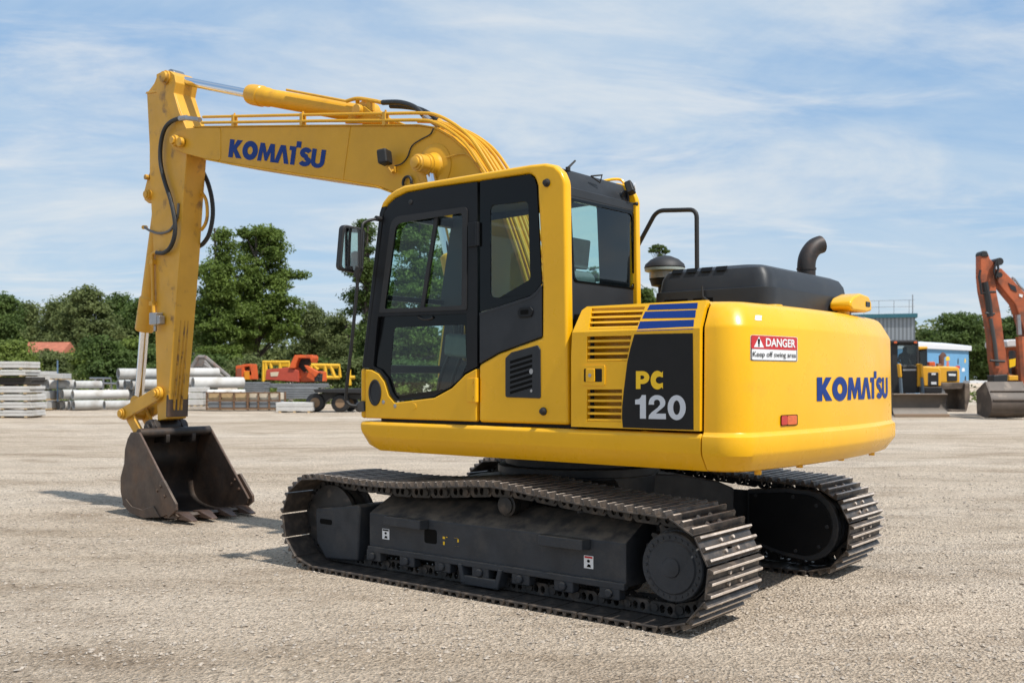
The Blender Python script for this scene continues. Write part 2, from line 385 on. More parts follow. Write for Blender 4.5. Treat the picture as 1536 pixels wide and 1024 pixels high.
V, F = poly_mesh([[circ(.5,.5,.5,.5,36), circ(.5,.5,.19,.29,28)]]); flat('model_lettering', V, F, quad_map(s8([(866, 764), (1098, 768), (1098, 448), (866, 446)]), .004), M['silver'], PANEL)

# top deck, right hand tanks
mb = MB(); mb.pz([(-.93, 1.235), (-1.75, 1.235), (-1.75, -1.2), (-.93, -1.2)], 1.85, 1.893); mb.bb(-1.7, -.95, 1.0, 1.2, 1.15, 1.85)
mb.bb(-1.74, -.9, -1.18, -.4, 1.14, 1.85); mb.build('engine_deck', M['yellow'], EX, bevel=.01)
mb = MB(); mb.bb(-1.752, -.2, -1.31, -.36, 1.145, 1.85); mb.bb(-.19, .62, -1.31, -.42, 1.145, 1.80); mb.bb(.63, 1.0, -1.31, -.5, 1.145, 1.45)
mb.build('fuel_tank', M['yellow'], EX, bevel=.04, bseg=3)
mb = MB(); mb.bb(-.9, -.8, -.3, 1.2, 1.15, 1.86); mb.bb(-1.0, -.45, -.36, .36, 1.14, 1.5); mb.build('bulkhead', M['black'], EX, bevel=.01)

# ---------------- counterweight
CWR, CWC, CWY, CWX = 7.25, 5.13, 1.32, -1.766          # radius of the nearly flat rear face, its centre, half width, front seam
DP = [(.925, .085), (.934, .062), (1.02, .004), (1.04, 0), (1.112, 0), (1.126, .003), (1.138, .016), (1.150, .023), (1.20, .024), (1.735, .032), (1.755, .038), (1.85, .088), (1.872, .106), (1.885, .13), (1.893, .17)]
def dprof(z): return float(np.interp(z, [p[0] for p in DP], [p[1] for p in DP]))
def cw_ring(z, d, r=.17):
    yh, R = CWY-d, CWR-d; cy = yh-r; cx = CWC-math.sqrt((R-r)**2-cy**2); a1 = PI-math.asin(cy/(R-r))
    half = [(CWX, yh, z)]
    for k in range(13):
        a = PI/2+(a1-PI/2)*k/12; half.append((cx+r*math.cos(a), cy+r*math.sin(a), z))
    mid = []; yk = half[-1][1]
    for k in range(1, 40):
        y = yk-2*yk*k/40; mid.append((CWC-math.sqrt(R*R-y*y), y, z))
    return half+mid+[(x, -y, q) for x, y, q in half[::-1]]
mb = MB(); mb.loft([cw_ring(z, d) for z, d in DP])
CW = mb.build('counterweight', M['yellow'], EX, smooth=24)
def cw_in(x, y, z, r=.17):
    if x > CWX or z < .925 or z > 1.893: return False
    d = dprof(z); yh, R = CWY-d, CWR-d; y = abs(y)
    if y > yh or math.hypot(x-CWC, y) > R: return False
    cy = yh-r; cx = CWC-math.sqrt((R-r)**2-cy**2)
    if y > cy and x < cx and y*(R-r) > cy*0 and math.atan2(y-cy, cx-x) > math.atan2(cy, CWC-cx): return math.hypot(x-cx, y-cy) < r
    return True
def cw_hit(px, py):
    r = _ray(px, py); t = 3.0
    while t < 9:
        if cw_in(*_loc(r[0]*t, t, CAMH+r[2]*t)): break
        t += .01
    else: return None
    a, b = t-.01, t
    for _ in range(20):
        m = (a+b)/2
        if cw_in(*_loc(r[0]*m, m, CAMH+r[2]*m)): b = m
        else: a = m
    return _loc(r[0]*b, b, CAMH+r[2]*b)
def cw_s(z, y=None, s=None, off=0.0):
    """arc length along the outline at height z <-> point"""
    P = cw_ring(z, dprof(z)-off); acc = 0
    for i in range(len(P)-1):
        a, b = P[i], P[i+1]; l = math.hypot(b[0]-a[0], b[1]-a[1])
        if y is not None and b[1] <= y <= a[1]+1e-9 and a[1] > b[1]: return acc+l*(a[1]-y)/(a[1]-b[1])
        if s is not None and acc+l >= s: t = (s-acc)/l; return (a[0]+(b[0]-a[0])*t, a[1]+(b[1]-a[1])*t, z)
        acc += l
    return acc if s is None else P[-1]
def cw_map(s0, s1, z0, z1, off):
    """unit square on the curved rear face"""
    return lambda u, v: cw_s(z0+(z1-z0)*v, s=s0+(s1-s0)*u, off=off)
O7, S7 = (1080, 460), 280/1103
def th_z(a, b):
    h = cw_hit(O7[0]+a*S7, O7[1]+b*S7); return cw_s(h[2], y=h[1]), h[2]
# logo on the rear
t0, zt = th_z(573, 416); _, zb = th_z(574, 557); t1, _ = th_z(990, 480)
shapes, wd = logo_word('KOMATSU', .015)
V, F = poly_mesh(shapes); V = [(a/wd, b) for a, b in V]; V, F = cut_mesh(V, F, .04)
flat('lettering', V, F, cw_map(t0, t1, zb, zt, .003), M['blue'], CW)
# danger sign
def rr(w, h, r): return rnd([(0, 0), (w, 0), (w, h), (0, h)], r, 4)
ta, za = th_z(181, 165); tb, _ = th_z(458, 170); _, zc = th_z(185, 318); _, zd = th_z(183, 247)
def sign(shapes, m, off, name='danger_sign', cutn=.08):
    V, F = poly_mesh(shapes); V, F = cut_mesh(V, F, cutn); return flat(name, V, F, cw_map(ta, tb, zc, za, off), m, CW)
def urr(x0, x1, y0, y1, r): return rnd([(x0, y0), (x1, y0), (x1, y1), (x0, y1)], r, 4)
split = (zd-zc)/(za-zc)
SG = sign([[urr(0, 1, 0, 1, .06)]], M['white'], .002)
sign([[urr(.012, .988, split, .98, .05)]], M['red'], .0035, 'sign_field')
sign([[urr(.008, .992, .012, .985, .055), urr(.022, .978, .035, .965, .05)]], M['inky'], .003, 'sign_border')
sign([[[(.06, split+.06), (.26, split+.06), (.16, .95)]]], M['white'], .0045, 'warning_triangle')
sign([[[(.145, split+.16), (.175, split+.16), (.183, .85), (.137, .85)]], [circ(.16, split+.115, .018, .03, 10)]], M['inky'], .0055, 'warning_mark')
def sign_text(txt, x0, x1, y0, y1, m, off):
    V, F = font_mesh(txt, off); V = [(x0+a*(x1-x0), y0+b*(y1-y0)) for a, b in V]; V, F = cut_mesh(V, F, .1)
    return flat('sign_lettering', V, F, cw_map(ta, tb, zc, za, .0055), m, CW)
sign_text('DANGER', .30, .95, split+.10, .90, M['white'], .028)
sign_text('Keep off swing area', .045, .965, .10, split-.10, M['inky'], .003)
# sticker and reflector
ta, za = th_z(208, 48); tb, _ = th_z(248, 50); _, zc = th_z(210, 80)
V, F = poly_mesh([[[(0, .1), (.4, 0), (1, .06), (.95, .5), (1, .95), (.5, 1), (.05, .92)]]]); flat('sticker', V, F, cw_map(ta, tb, zc, za, .002), M['white'], CW)
ta, za = th_z(364, 644); tb, _ = th_z(455, 642); _, zc = th_z(366, 699)
for (x0, x1, mm) in ((0, .38, 'redlens'), (.38, 1, 'orangelens')):
    mb = MB(); o = urr(x0, x1, 0, 1, .1); f_ = cw_map(ta, tb, zc, za, -.004); g_ = cw_map(ta, tb, zc, za, .010)
    mb.prism(o, f_, g_); mb.build('reflector', M[mm], CW, bevel=.003, bseg=1)
mb = MB(); f_ = cw_map(ta, tb, zc, za, .004); g_ = cw_map(ta, tb, zc, za, -.004); mb.prism(urr(-.05, 1.05, -.08, 1.08, .12), f_, g_); mb.build('reflector_rim', M['inky'], CW)
mb = MB()
for yy in (.95, .35, -.35, -.95): mb.cyl((-1.93, yy, .93), (-1.93, yy, .895), .022, n=10)
mb.build('lifting_lug', M['yellow'], CW, bevel=.004)
# camera pod on top of the counterweight
mb = MB(); pod = [(-.72, .015), (-.715, .075), (-.66, .115), (-.50, .125), (-.36, .09), (-.31, .055), (-.31, .02), (-.36, 0), (-.62, 0)]
def podm(y): return lambda u, v: (-1.93+y, (u+.02)-.25*0-.0, 1.91+v)
mb.prism([(u, v) for u, v in pod], podm(-.09), podm(.06)); mb.bb(-1.97, -1.90, -.42, -.34, 1.88, 1.92)
POD = mb.build('camera_pod', M['yellow'], CW, bevel=.018, bseg=3)
mb = MB(); mb.bb(-2.025, -2.017, -.65, -.57, 1.95, 1.985); mb.build('camera_lens', M['gloss'], CW, bevel=.004)
mb = MB(); mb.cyl((-1.83, .55, 1.885), (-1.83, .55, 1.905), .07); mb.build('lifting_eye_cap', M['yellow'], CW, bevel=.006)

# ---------------- engine hood, exhaust, pre-cleaner, hand rail
def hood_ring(z, e, ex=0):
    return [(x, y, z) for x, y in rnd([(-1.02-e, .62-e), (-1.86+e*1.3+ex, .62-e), (-1.86+e*1.3+ex, -.80+e), (-1.02-e, -.80+e)], .09, 5)]
mb = MB(); mb.loft([hood_ring(1.88, 0), hood_ring(1.94, 0), hood_ring(2.015, .004), hood_ring(2.019, .022), hood_ring(2.10, .034), hood_ring(2.145, .055), hood_ring(2.166, .09), hood_ring(2.175, .14)])
HOOD = mb.build('engine_hood', M['grey'], EX, smooth=24)
for k in range(4):
    x = -1.15-k*.105; mb = MB()
    y0, y1 = .545, .578
    mb.add([(x, y1, 2.132), (x-.08, y1, 2.132), (x-.08+.012, y0-.012, 2.163), (x+.012, y0-.012, 2.163)], [(0, 1, 2, 3)]); 
    o = mb.build('air_slot_shade', M['inky'], HOOD, recalc=False, smooth=0)  # black face painted on the hood for the shade in an opening
    o.location = (0, .006, .006)
for x0, x1 in ((-1.12, -1.29), (-1.33, -1.47)):
    mb = MB(); mb.bb(x1, x0, .60, .6215, 1.91, 1.965); mb.build('air_slot_shade', M['inky'], HOOD)  # black patches on the hood side stand for shaded openings
mb = MB(); mb.bb(-1.42, -1.40, .62, .632, 1.9, 1.98); mb.tube([(-1.40, .632, 2.04), (-1.41, .637, 1.97), (-1.46, .64, 1.935)], .007); mb.build('hood_latch', M['rubber'], HOOD)
mb = MB(); mb.bb(-1.44, -1.43, -.6, .42, 2.168, 2.179); mb.bb(-1.60, -1.59, -.6, .42, 2.168, 2.179); mb.build('hood_rib', M['grey'], HOOD)
ex = [(-1.52, -.75, 2.1), (-1.52, -.75, 2.22), (-1.52, -.75, 2.29), (-1.525, -.762, 2.345), (-1.54, -.79, 2.395), (-1.56, -.825, 2.428), (-1.585, -.865, 2.445)]
mb = MB(); mb.tube(spline(ex, 5), .066, n=20, cap=False); mb.tube(spline(ex, 5), .056, n=20, cap=False); mb.cyl((-1.52, -.75, 2.25), (-1.52, -.75, 2.265), .071)
mb.build('exhaust_pipe', M['exh'], EX)
px_ = Py(997, 400, -.35); pc = (px_[0], -.35)
mb = MB(); mb.lathe((pc[0], pc[1], 1.85), (0, 0, 1), [(0, .05), (.30, .05), (.31, .10), (.36, .115), (.36, .12)])
mb.build('intake_pipe', M['rubber'], EX)
mb = MB(); mb.lathe((pc[0], pc[1], 2.17), (0, 0, 1), [(0, .07), (.02, .10), (.10, .115), (.11, .118)]); PCB = mb.build('pre_cleaner', M['rubber'], EX)
mb = MB(); mb.lathe((pc[0], pc[1], 2.215), (0, 0, 1), [(0, .117), (.065, .117)]); mb.build('pre_cleaner_bowl', mat('clear_bowl', (.35, .31, .25), .25, var=.3, vscale=30), PCB)
mb = MB(); mb.lathe((pc[0], pc[1], 2.28), (0, 0, 1), [(0, .12), (.002, .150), (.02, .156), (.045, .148), (.08, .108), (.105, .05), (.112, .01)]); mb.build('pre_cleaner_cap', M['rubber'], PCB)
mb = MB(); mb.lathe((pc[0], pc[1], 2.285), (0, 0, 1), [(-.022, .122), (-.012, .152), (.008, .1535), (.010, .12)]); mb.build('cap_band', mat('pale_band', (.34, .38, .34), .4), PCB)
hr = [Py(*p, -1.1) for p in ((955, 372), (983, 320), (992, 317), (1034, 315.5), (1043, 319), (1045, 330), (1046, 470))]
hc = [hr[0], Py(985, 316, -1.1), Py(1045, 314.5, -1.1), hr[-1]]; hq = [Vector(p) for p in hc]; hl = [hq[0]]
for i_ in (1, 2):
    u_, w_ = (hq[i_-1]-hq[i_]).normalized()*.07, (hq[i_+1]-hq[i_]).normalized()*.07
    for k in range(7): t = k/6; hl.append((hq[i_]+u_)*(1-t)**2+hq[i_]*2*t*(1-t)+(hq[i_]+w_)*t*t)
hl.append(hq[3])
mb = MB(); mb.tube(hl, .019, n=10); mb.build('hand_rail', M['rubber'], EX)

# ---------------- cab
CY0, CY1 = .415, 1.30
cab_c = [(87, 690), (148, 186), (158, 160), (176, 136), (200, 118), (230, 104), (640, 36), (690, 31), (722, 37), (744, 58), (755, 84), (758, 100), (768, 887)]
c_out = C4(cab_c[1:]); 
c_in = C4([(474, 878), (474, 690), (540, 652), (680, 601), (681, 430), (665, 106), (657, 80), (640, 66), (474, 90), (318, 112), (238, 127), (198, 146), (176, 165), (166, 178)])
mb = MB(); mb.py(c_out+c_in, 1.225, 1.30)
strip = C4([(87, 864), (87, 701), (102, 701), (102, 864)]); mb.py(strip, 1.225, 1.30)
CAB = mb.build('cab', M['yellow'], EX, bevel=.026, bseg=3, smooth=30)
# right side of the cab
full = C4(cab_c+[(87, 864)])
win = rnd(C4([(176, 300), (205, 165), (645, 91), (660, 430), (545, 640), (150, 690)]), .05)
def shift_r(pts): return pts
mb = MB(); mb.py(full, CY0, CY0+.05, [win]); mb.build('right_frame', M['yellow'], CAB, bevel=.02, bseg=2)
mb = MB(); winb = rnd(C4([(196, 310), (222, 180), (628, 110), (640, 425), (530, 622), (168, 676)]), .05)
mb.py(C4([(100, 690), (160, 180), (205, 128), (640, 50), (735, 60), (745, 870), (100, 855)]), CY0+.052, CY0+.075, [winb])
bar = C4([(150, 470), (645, 432), (645, 447), (150, 487)]); mb.py(bar, CY0+.055, CY0+.07)

mb.build('window_trim', M['black'], CAB, bevel=.004, bseg=1)
mb = MB(); mb.py(XZ([(683, 322), (704, 318), (702, 440), (692, 470), (664, 470), (666, 440)], CY0+.10), CY0+.08, CY0+.13); mb.build('centre_pillar', M['rubber'], CAB)
mb = MB(); mb.py(win, CY0+.02, CY0+.026); mb.build('side_window', M['glass'], CAB)
# front frame: black pillars and glass following the raked outline
fr = C4([(91, 698), (148, 196), (158, 164), (172, 176), (160, 210), (104, 702)])
mb = MB(); mb.py(fr, 1.245, 1.296); mb.py(fr, CY0, CY0+.05); 
for k in (0,):
    a, b = C4([(96, 690), (150, 192)])
    mb.bb(b[0]-.04, b[0]+.02, CY0, CY1-.06, b[1]-.03, b[1]+.05); mb.bb(a[0]-.04, a[0]+.0, CY0, CY1-.06, a[1]-.06, a[1]+.0)
    m_ = ((a[0]*.55+b[0]*.45), (a[1]*.55+b[1]*.45)); mb.bb(m_[0]-.03, m_[0], CY0, CY1-.06, m_[1]-.02, m_[1]+.02)
mb.build('front_frame', M['black'], CAB, bevel=.01)
a, b = C4([(94, 690), (150, 192)])
mb = MB(); mb.add([(a[0]-.01, CY0+.05, a[1]), (a[0]-.01, 1.245, a[1]), (b[0]-.01, 1.245, b[1]), (b[0]-.01, CY0+.05, b[1])], [(0, 1, 2, 3)]); mb.build('windscreen', M['glass'], CAB)
# roof
roofp = C4([(176, 142), (200, 124), (240, 110), (640, 42), (690, 36)])
rz = roofp[-1][1]
ro = [(p[0], p[1]-.004) for p in roofp]+[(-.66, rz-.002), (-.70, rz-.012), (-.76, 2.66), (-.76, 2.60), (-.70, 2.62), (-.62, rz-.06), (.6, rz-.07), (roofp[0][0]-.02, roofp[0][1]-.05)]
mb = MB(); mb.py(ro, CY0+.045, 1.235); mb.build('roof', M['grey'], CAB, bevel=.012, bseg=2)
mb = MB(); mb.py([(.62, rz-.075), (-.60, rz-.075), (-.60, rz-.095), (.60, rz-.095)], CY0+.05, 1.22); mb.build('headliner', M['liner'], CAB)
# rear wall with window
XR = -.785
o3, s3 = (820, 230), 160/683
def R3(pts, x=XR): return [(lambda q: (q[1], q[2]))(Px(o3[0]+a*s3, o3[1]+b*s3, x)) for a, b in pts]
outer = R3([(120, 180), (562, 362), (590, 935), (153, 1030)]); 
yl_, yr_ = 1.225, CY0+.06
outer = [(1.226, 2.62), (.45, 2.62), (.45, 1.55), (1.226, 1.55)]
wr = rnd(R3([(146, 285), (552, 372), (572, 870), (170, 820)]), .035)
wr2 = rnd(R3([(150, 305), (545, 390), (557, 862), (178, 812)]), .05)
mb = MB(); mb.px(outer, XR, XR+.03, [wr]); mb.px([(1.226, 1.15), (1.226, 1.549), (.45, 1.549), (.45, 1.15)], XR, XR+.03); mb.build('rear_panel', M['grey'], CAB, bevel=.004, bseg=1)
mb = MB(); mb.px([(p[0], p[1]) for p in wr], XR-.006, XR+.01, [wr2]); mb.build('window_seal', M['gloss'], CAB, bevel=.003, bseg=1)
mb = MB(); mb.px(wr2, XR+.001, XR+.005); mb.build('rear_window', M['rglass'], CAB)
mb = MB(); mb.px([(.452, 2.69), (CY0, 2.66), (CY0, 1.2), (.452, 1.2)], XR-.01, XR+.06); mb.build('rear_pillar', M['yellow'], CAB, bevel=.02, bseg=3)
mb = MB(); mb.px([(1.24, 2.60), (.452, 2.60), (.452, 2.66), (1.24, 2.66)], XR-.002, XR+.03)
mb.build('roof_visor', M['grey'], CAB, bevel=.008)
# floor, firewall, seat, consoles, levers
mb = MB(); mb.bb(-.76, .92, CY0+.05, 1.22, 1.17, 1.24); mb.bb(-.76, -.55, CY0+.05, 1.2, 1.24, 1.75); mb.build('cab_floor', M['black'], CAB)
mb = MB(); mb.bb(-.48, .05, .58, 1.08, 1.30, 1.48); mb.build('seat_base', M['rubber'], CAB, bevel=.02)
mb = MB(); mb.box((-.18, .83, 1.56), (.54, .50, .14), Euler((0, -.08, 0)).to_matrix()); 
SEAT = mb.build('seat', M['seat'], CAB, bevel=.05, bseg=3)
mb = MB(); mb.box((-.47, .83, 1.89), (.14, .48, .60), Euler((0, -.16, 0)).to_matrix()); mb.build('backrest', M['seat'], CAB, bevel=.055, bseg=3)
mb = MB(); mb.box((-.52, .83, 2.30), (.11, .29, .20), Euler((0, -.12, 0)).to_matrix()); mb.cyl((-.5, .77, 2.1), (-.51, .77, 2.3), .012); mb.cyl((-.5, .89, 2.1), (-.51, .89, 2.3), .012)
mb.build('headrest', M['seat'], CAB, bevel=.045, bseg=3)
for y in (.52, 1.14):
    mb = MB(); mb.box((.0, y, 1.66), (.62, .13, .16), Euler((0, -.1, 0)).to_matrix()); mb.box((-.1, y, 1.45), (.36, .10, .34)); mb.build('console', M['seat'], CAB, bevel=.03, bseg=2)
    mb = MB(); mb.tube(spline([(.24, y, 1.72), (.25, y, 1.84), (.23, y, 1.92)], 4), [.018]*4+[.03]*4+[.024], n=10); mb.build('joystick', M['rubber'], CAB)
for y in (.78, .92):
    mb = MB(); mb.tube(spline([(.62, y, 1.24), (.60, y, 1.45), (.42, y, 1.78), (.40, y, 1.86)], 5), .014, n=8); mb.build('travel_lever', M['rubber'], CAB)
    mb = MB(); mb.box((.66, y, 1.27), (.22, .10, .03), Euler((0, -.35, 0)).to_matrix()); mb.build('pedal', M['rubber'], CAB, bevel=.006)
mb = MB(); mb.tube(spline([(.10, .5, 1.86), (.25, .48, 1.98), (.42, .47, 1.96), (.46, .47, 1.7)], 6), .018, n=8); mb.box((.55, .46, 1.86), (.05, .12, .2)); mb.build('monitor', M['rubber'], CAB)
# louvre grille at the rear lower side
gp = C4([(563, 668), (582, 650), (668, 626), (677, 640), (678, 800), (563, 796)], 1.302)
mb = MB(); mb.py(rnd(gp, .015, 3), 1.298, 1.308); VG = mb.build('vent_grille', M['grey'], CAB, bevel=.004)
mb = MB()
for k in range(7):
    y0 = 672+k*16.5
    mb.py(XZ([(580, y0+6), (652, y0-16), (652, y0-7), (580, y0+15)], 1.30, (500, 230), 360/784), 1.3075, 1.3095)
mb.build('vent_slot_shade', M['inky'], VG)  # flat black strips paint the shade between the slats
mb = MB(); mb.py(C4(circ(648, 712, 6, 9, 12), 1.305), 1.305, 1.312); mb.py(C4(circ(648, 775, 4, 5, 12), 1.305), 1.305, 1.311); mb.build('grille_knob', M['metal'], VG)
for c in ((698, 97), (687, 842)):
    mb = MB(); q = C4([c])[0]; mb.lathe((q[0], 1.295, q[1]), (0, 1, 0), [(0, .026), (.012, .026), (.018, .018), (.03, .018), (.034, .01)], 16); mb.build('rubber_stop', M['rubber'], CAB)
# aerials and rear work lamp on the roof
mb = MB(); q = Px(852, 252, -.72); e = Px(863, 241, -.74); mb.tube([q, e], [.008, .006], 6); mb.cyl((q[0], q[1], q[2]-.02), (q[0], q[1], q[2]+.005), .016, n=8); mb.build('aerial', M['rubber'], CAB)
q = Px(893, 266, -.75); mb = MB(); mb.tube([(q[0], q[1]+.05, q[2]), (q[0]-.02, q[1]-.05, q[2]+.02), (q[0]-.01, q[1]-.04, q[2]-.03), (q[0], q[1]+.05, q[2])], .006, 6); mb.build('roof_bracket', M['rubber'], CAB)
q = Px(945, 282, -.80); mb = MB(); mb.box((q[0], q[1], q[2]), (.05, .075, .085), Euler((.2, .35, .35)).to_matrix()); mb.cyl((q[0]+.03, q[1]+.02, q[2]-.02), (q[0]+.07, q[1]+.02, q[2]-.08), .01)
LAMP = mb.build('work_lamp', M['rubber'], CAB, bevel=.014, bseg=3)
mb = MB(); mb.cyl((q[0]-.030, q[1]-.014, q[2]+.010), (q[0]-.036, q[1]-.016, q[2]+.010), .024, n=16); mb.build('lamp_lens', M['lamp'], CAB)
q = Px(915, 272, -.7); mb = MB(); mb.tube(spline([Px(905, 272, -.6), Px(920, 269, -.62), Px(933, 271, -.65), Px(940, 285, -.70)], 5), .010, 8); mb.build('roof_handle', M['yellow'], CAB)
q = Px(954, 306, -.8); mb = MB(); mb.lathe((q[0]+.02, q[1], q[2]), (-1, 0, 0), [(0, .014), (.03, .014), (.035, .008)], 12); mb.build('rubber_stop', M['rubber'], CAB)

# ---------------- cab door
dy = 1.304
sk = C4([(104, 704), (126, 706), (148, 718), (168, 745), (182, 790), (201, 813), (330, 797), (388, 765), (432, 721), (469, 701), (469, 876), (104, 864)])
mb = MB(); mb.py(sk, 1.262, dy); DOOR = mb.build('cab_door', M['yellow'], EX, bevel=.012, bseg=2)
frame = C4([(104, 700), (126, 702), (151, 714), (172, 742), (186, 787), (204, 809), (330, 793), (385, 761), (429, 717), (470, 696), (470, 94), (318, 115), (240, 130), (202, 149), (181, 168), (167, 194)])
h1 = rnd(C4([(158, 516), (198, 218), (433, 184), (430, 505)]), [.01, .09, .03, .01], 6)
h2 = rnd(C4([(146, 533), (436, 523), (436, 700), (418, 735), (382, 764), (330, 786), (206, 802), (190, 780), (176, 735), (153, 706), (130, 695)]), .01, 2)
mb = MB(); mb.py(frame, 1.258, dy-.003, [h1, h2]); mb.build('door_frame', M['black'], DOOR, bevel=.006)
h1b = rnd(C4([(168, 508), (207, 230), (424, 195), (421, 497)]), [.01, .08, .03, .01], 6)
mb = MB(); mb.py(rnd(C4([(152, 521), (192, 209), (440, 174), (437, 511)]), [.012, .10, .04, .012], 6), dy-.004, dy+.004, [h1b]); mb.build('window_seal', M['rubber'], DOOR, bevel=.004)
mb = MB(); mb.py(C4([(329, 200), (341, 198), (292, 508), (280, 509)]), 1.276, 1.294); mb.build('window_bar', M['rubber'], DOOR, bevel=.003)
mb = MB(); mb.py(h1, 1.270, 1.274); mb.build('door_window', M['glass'], DOOR)
clear = rnd(C4([(193, 569), (424, 559), (430, 690), (408, 738), (368, 768), (202, 792), (180, 720)]), [.03, .02, .03, .08, .05, .03, .03], 4)
mb = MB(); mb.py(h2, 1.276, 1.282, [clear]); mb.build('window_border', M['gloss'], DOOR)
mb = MB(); mb.py(clear, 1.277, 1.281); mb.build('door_window', M['glass'], DOOR)
mb = MB(); mb.tube(spline([(lambda q: (q[0], 1.285, q[1]))(C4([p])[0]) for p in ((272, 532), (290, 541), (312, 540), (322, 534))], 4), .010, 8); mb.build('window_catch', M['rubber'], DOOR)
mb = MB(); mb.py(C4(circ(138, 781, 20, 43, 28)), dy-.002, dy+.008, [C4(circ(138, 781, 15, 35, 28))]); mb.build('speaker_rim', M['rubber'], DOOR, bevel=.004)
mb = MB(); mb.py(C4(circ(138, 781, 15, 36, 28)), dy-.002, dy+.002); mb.build('speaker_cover', M['grey'], DOOR)
for c, r in (((165, 812), 5), ((203, 825), 5), ((253, 160), 6)):
    mb = MB(); q = C4([c])[0]; mb.lathe((q[0], dy-.005, q[1]), (0, 1, 0), [(0, r*.003), (.007, r*.003), (.010, r*.002)], 12); mb.build('bolt', M['metal'] if c[0] < 240 else M['rubber'], DOOR)
mb = MB(); mb.py(C4(circ(264, 826, 9, 11, 20)), dy-.002, dy+.003); mb.build('plug', M['yellow'], DOOR, bevel=.002)
hg = C4([(443, 228), (470, 224), (470, 304), (443, 307)]); mb = MB(); mb.py(hg, dy-.004, dy+.010); q = C4([(474, 226), (474, 304)]); mb.cyl((q[0][0], dy+.006, q[0][1]), (q[1][0], dy+.006, q[1][1]), .016, n=12); mb.build('door_hinge', M['black'], DOOR, bevel=.004)
hg = rnd(C4([(440, 735), (468, 733), (468, 812), (440, 810)]), .006, 2); mb = MB(); mb.py(hg, dy-.004, dy+.012); q = C4([(470, 733), (470, 812)]); mb.cyl((q[0][0], dy+.008, q[0][1]), (q[1][0], dy+.008, q[1][1]), .017, n=12)
for c in (748, 796):
    q = C4([(461, c)])[0]; mb.cyl((q[0], dy+.01, q[1]), (q[0], dy+.018, q[1]), .008, n=8)
mb.build('door_hinge', M['yellow'], DOOR, bevel=.003)
# ---------------- fixed black side panel behind the door
qp = rnd(C4([(478, 91), (640, 68), (656, 82), (663, 106), (679, 424), (655, 456), (640, 466), (478, 519)]), [.01, .02, .02, .02, .02, .03, .03, .01], 3)
qh = rnd(C4([(512, 170), (635, 157), (642, 411), (541, 471), (512, 469)]), [.03, .03, .02, .02, .04], 4)
mb = MB(); mb.py(qp, 1.284, 1.297, [qh]); QP = mb.build('quarter_window_border', M['gloss'], EX, bevel=.003, bseg=1)
mb = MB(); mb.py(qh, 1.288, 1.292); mb.build('quarter_window', M['glass'], QP)
lp = C4([(477, 522), (642, 469), (660, 457), (680, 430), (680, 599), (541, 650), (477, 687)])
mb = MB(); mb.py(lp, 1.262, 1.301); LP_ = mb.build('lower_side_panel', M['grey'], EX, bevel=.006)
mb = MB(); mb.py(C4([(477, 521), (642, 467), (660, 453), (678, 430), (680, 438), (664, 462), (645, 477), (477, 531)]), 1.296, 1.303); mb.build('panel_trim', M['grey'], LP_, bevel=.003)
hd = rnd(C4([(603, 518), (612, 502), (645, 499), (656, 512), (650, 534), (608, 538)]), .02, 4); mb = MB(); mb.py(hd, 1.295, 1.312); mb.build('door_handle', M['black'], LP_, bevel=.006)
mb = MB(); mb.py(rnd(C4([(615, 512), (641, 510), (641, 525), (615, 527)]), .008, 3), 1.3125, 1.3135); mb.build('handle_recess_shade', M['inky'], LP_)  # flat black patch paints the shade of the hand hollow

# ---------------- mirror on its rod
a = Py(567, 328, 1.32); mpos = Py(528, 374, 1.42)
arm_pts = [a, Py(548, 333, 1.40), Py(543, 345, 1.43), Py(540, 405, 1.43), Py(537, 420, 1.43)]
mb = MB(); mb.tube(spline(arm_pts, 5), .011, 8); mb.tube(spline([Py(538, 405, 1.43), Py(529, 500, 1.42), Py(519, 592, 1.38), Py(521, 603, 1.37), Py(528, 608, 1.35), Py(543, 609, 1.30)], 6), .0125, 8)
mb.cyl(Py(539, 400, 1.43), Py(535, 416, 1.43), .028, n=12); mb.cyl(Py(544, 609, 1.315), Py(540, 610, 1.26), .04, n=14); mb.cyl((a[0], 1.24, a[2]), (a[0], 1.34, a[2]), .02, n=10)
MR = mb.build('mirror_arm', M['rubber'], EX)
rot = (Euler((0, 0, -.22)).to_matrix() @ Euler((.0, -.06, 0)).to_matrix() @ Euler((.09, 0, 0)).to_matrix())
mp_ = Vector(mpos)
def mir(pts, d0, d1):
    def f(d): return lambda u, v: tuple(mp_+rot@Vector((d, u, v)))
    mb = MB(); mb.prism(pts, f(d0), f(d1)); return mb
mo = rnd([(-.105, -.165), (.095, -.165), (.105, .165), (-.09, .165)], .04, 5)
mir(mo, -.02, .045).build('mirror_housing', M['rubber'], MR, bevel=.012, bseg=3)
mir([(u*.84, v*.9) for u, v in mo], -.023, -.021).build('mirror_glass', M['mirror'], MR)
# ================================================================== BOOM, ARM, BUCKET
BL, BR = .28, -.12
o1, s1 = (160, 80), 300/1024
oc, sc_ = (440, 100), 340/1536
boom_top = XZ([(277, 193), (289, 190.8), (460, 189), (560, 188.6), (628, 188.4), (650, 192), (675, 206), (695, 224), (714.5, 253)], BL)+[(.62, 2.87), (.52, 2.66), (.38, 2.33), (.22, 1.88), (.08, 1.42)]
boom_bot = [(.42, 1.28), (.52, 1.6), (.64, 1.95), (.78, 2.28), (.95, 2.58), (1.18, 2.80), (1.45, 2.94)]+XZ([(588, 288), (564, 279), (515, 270.5), (460, 263), (347.5, 245.5), (306.5, 238)], BL)
mb = MB(); mb.py(boom_top+boom_bot+XZ([(290, 234)], BL), BR+.012, BL-.012)
BOOM = mb.build('boom', M['boomyellow'], EX, bevel=.008, bseg=2, smooth=30)
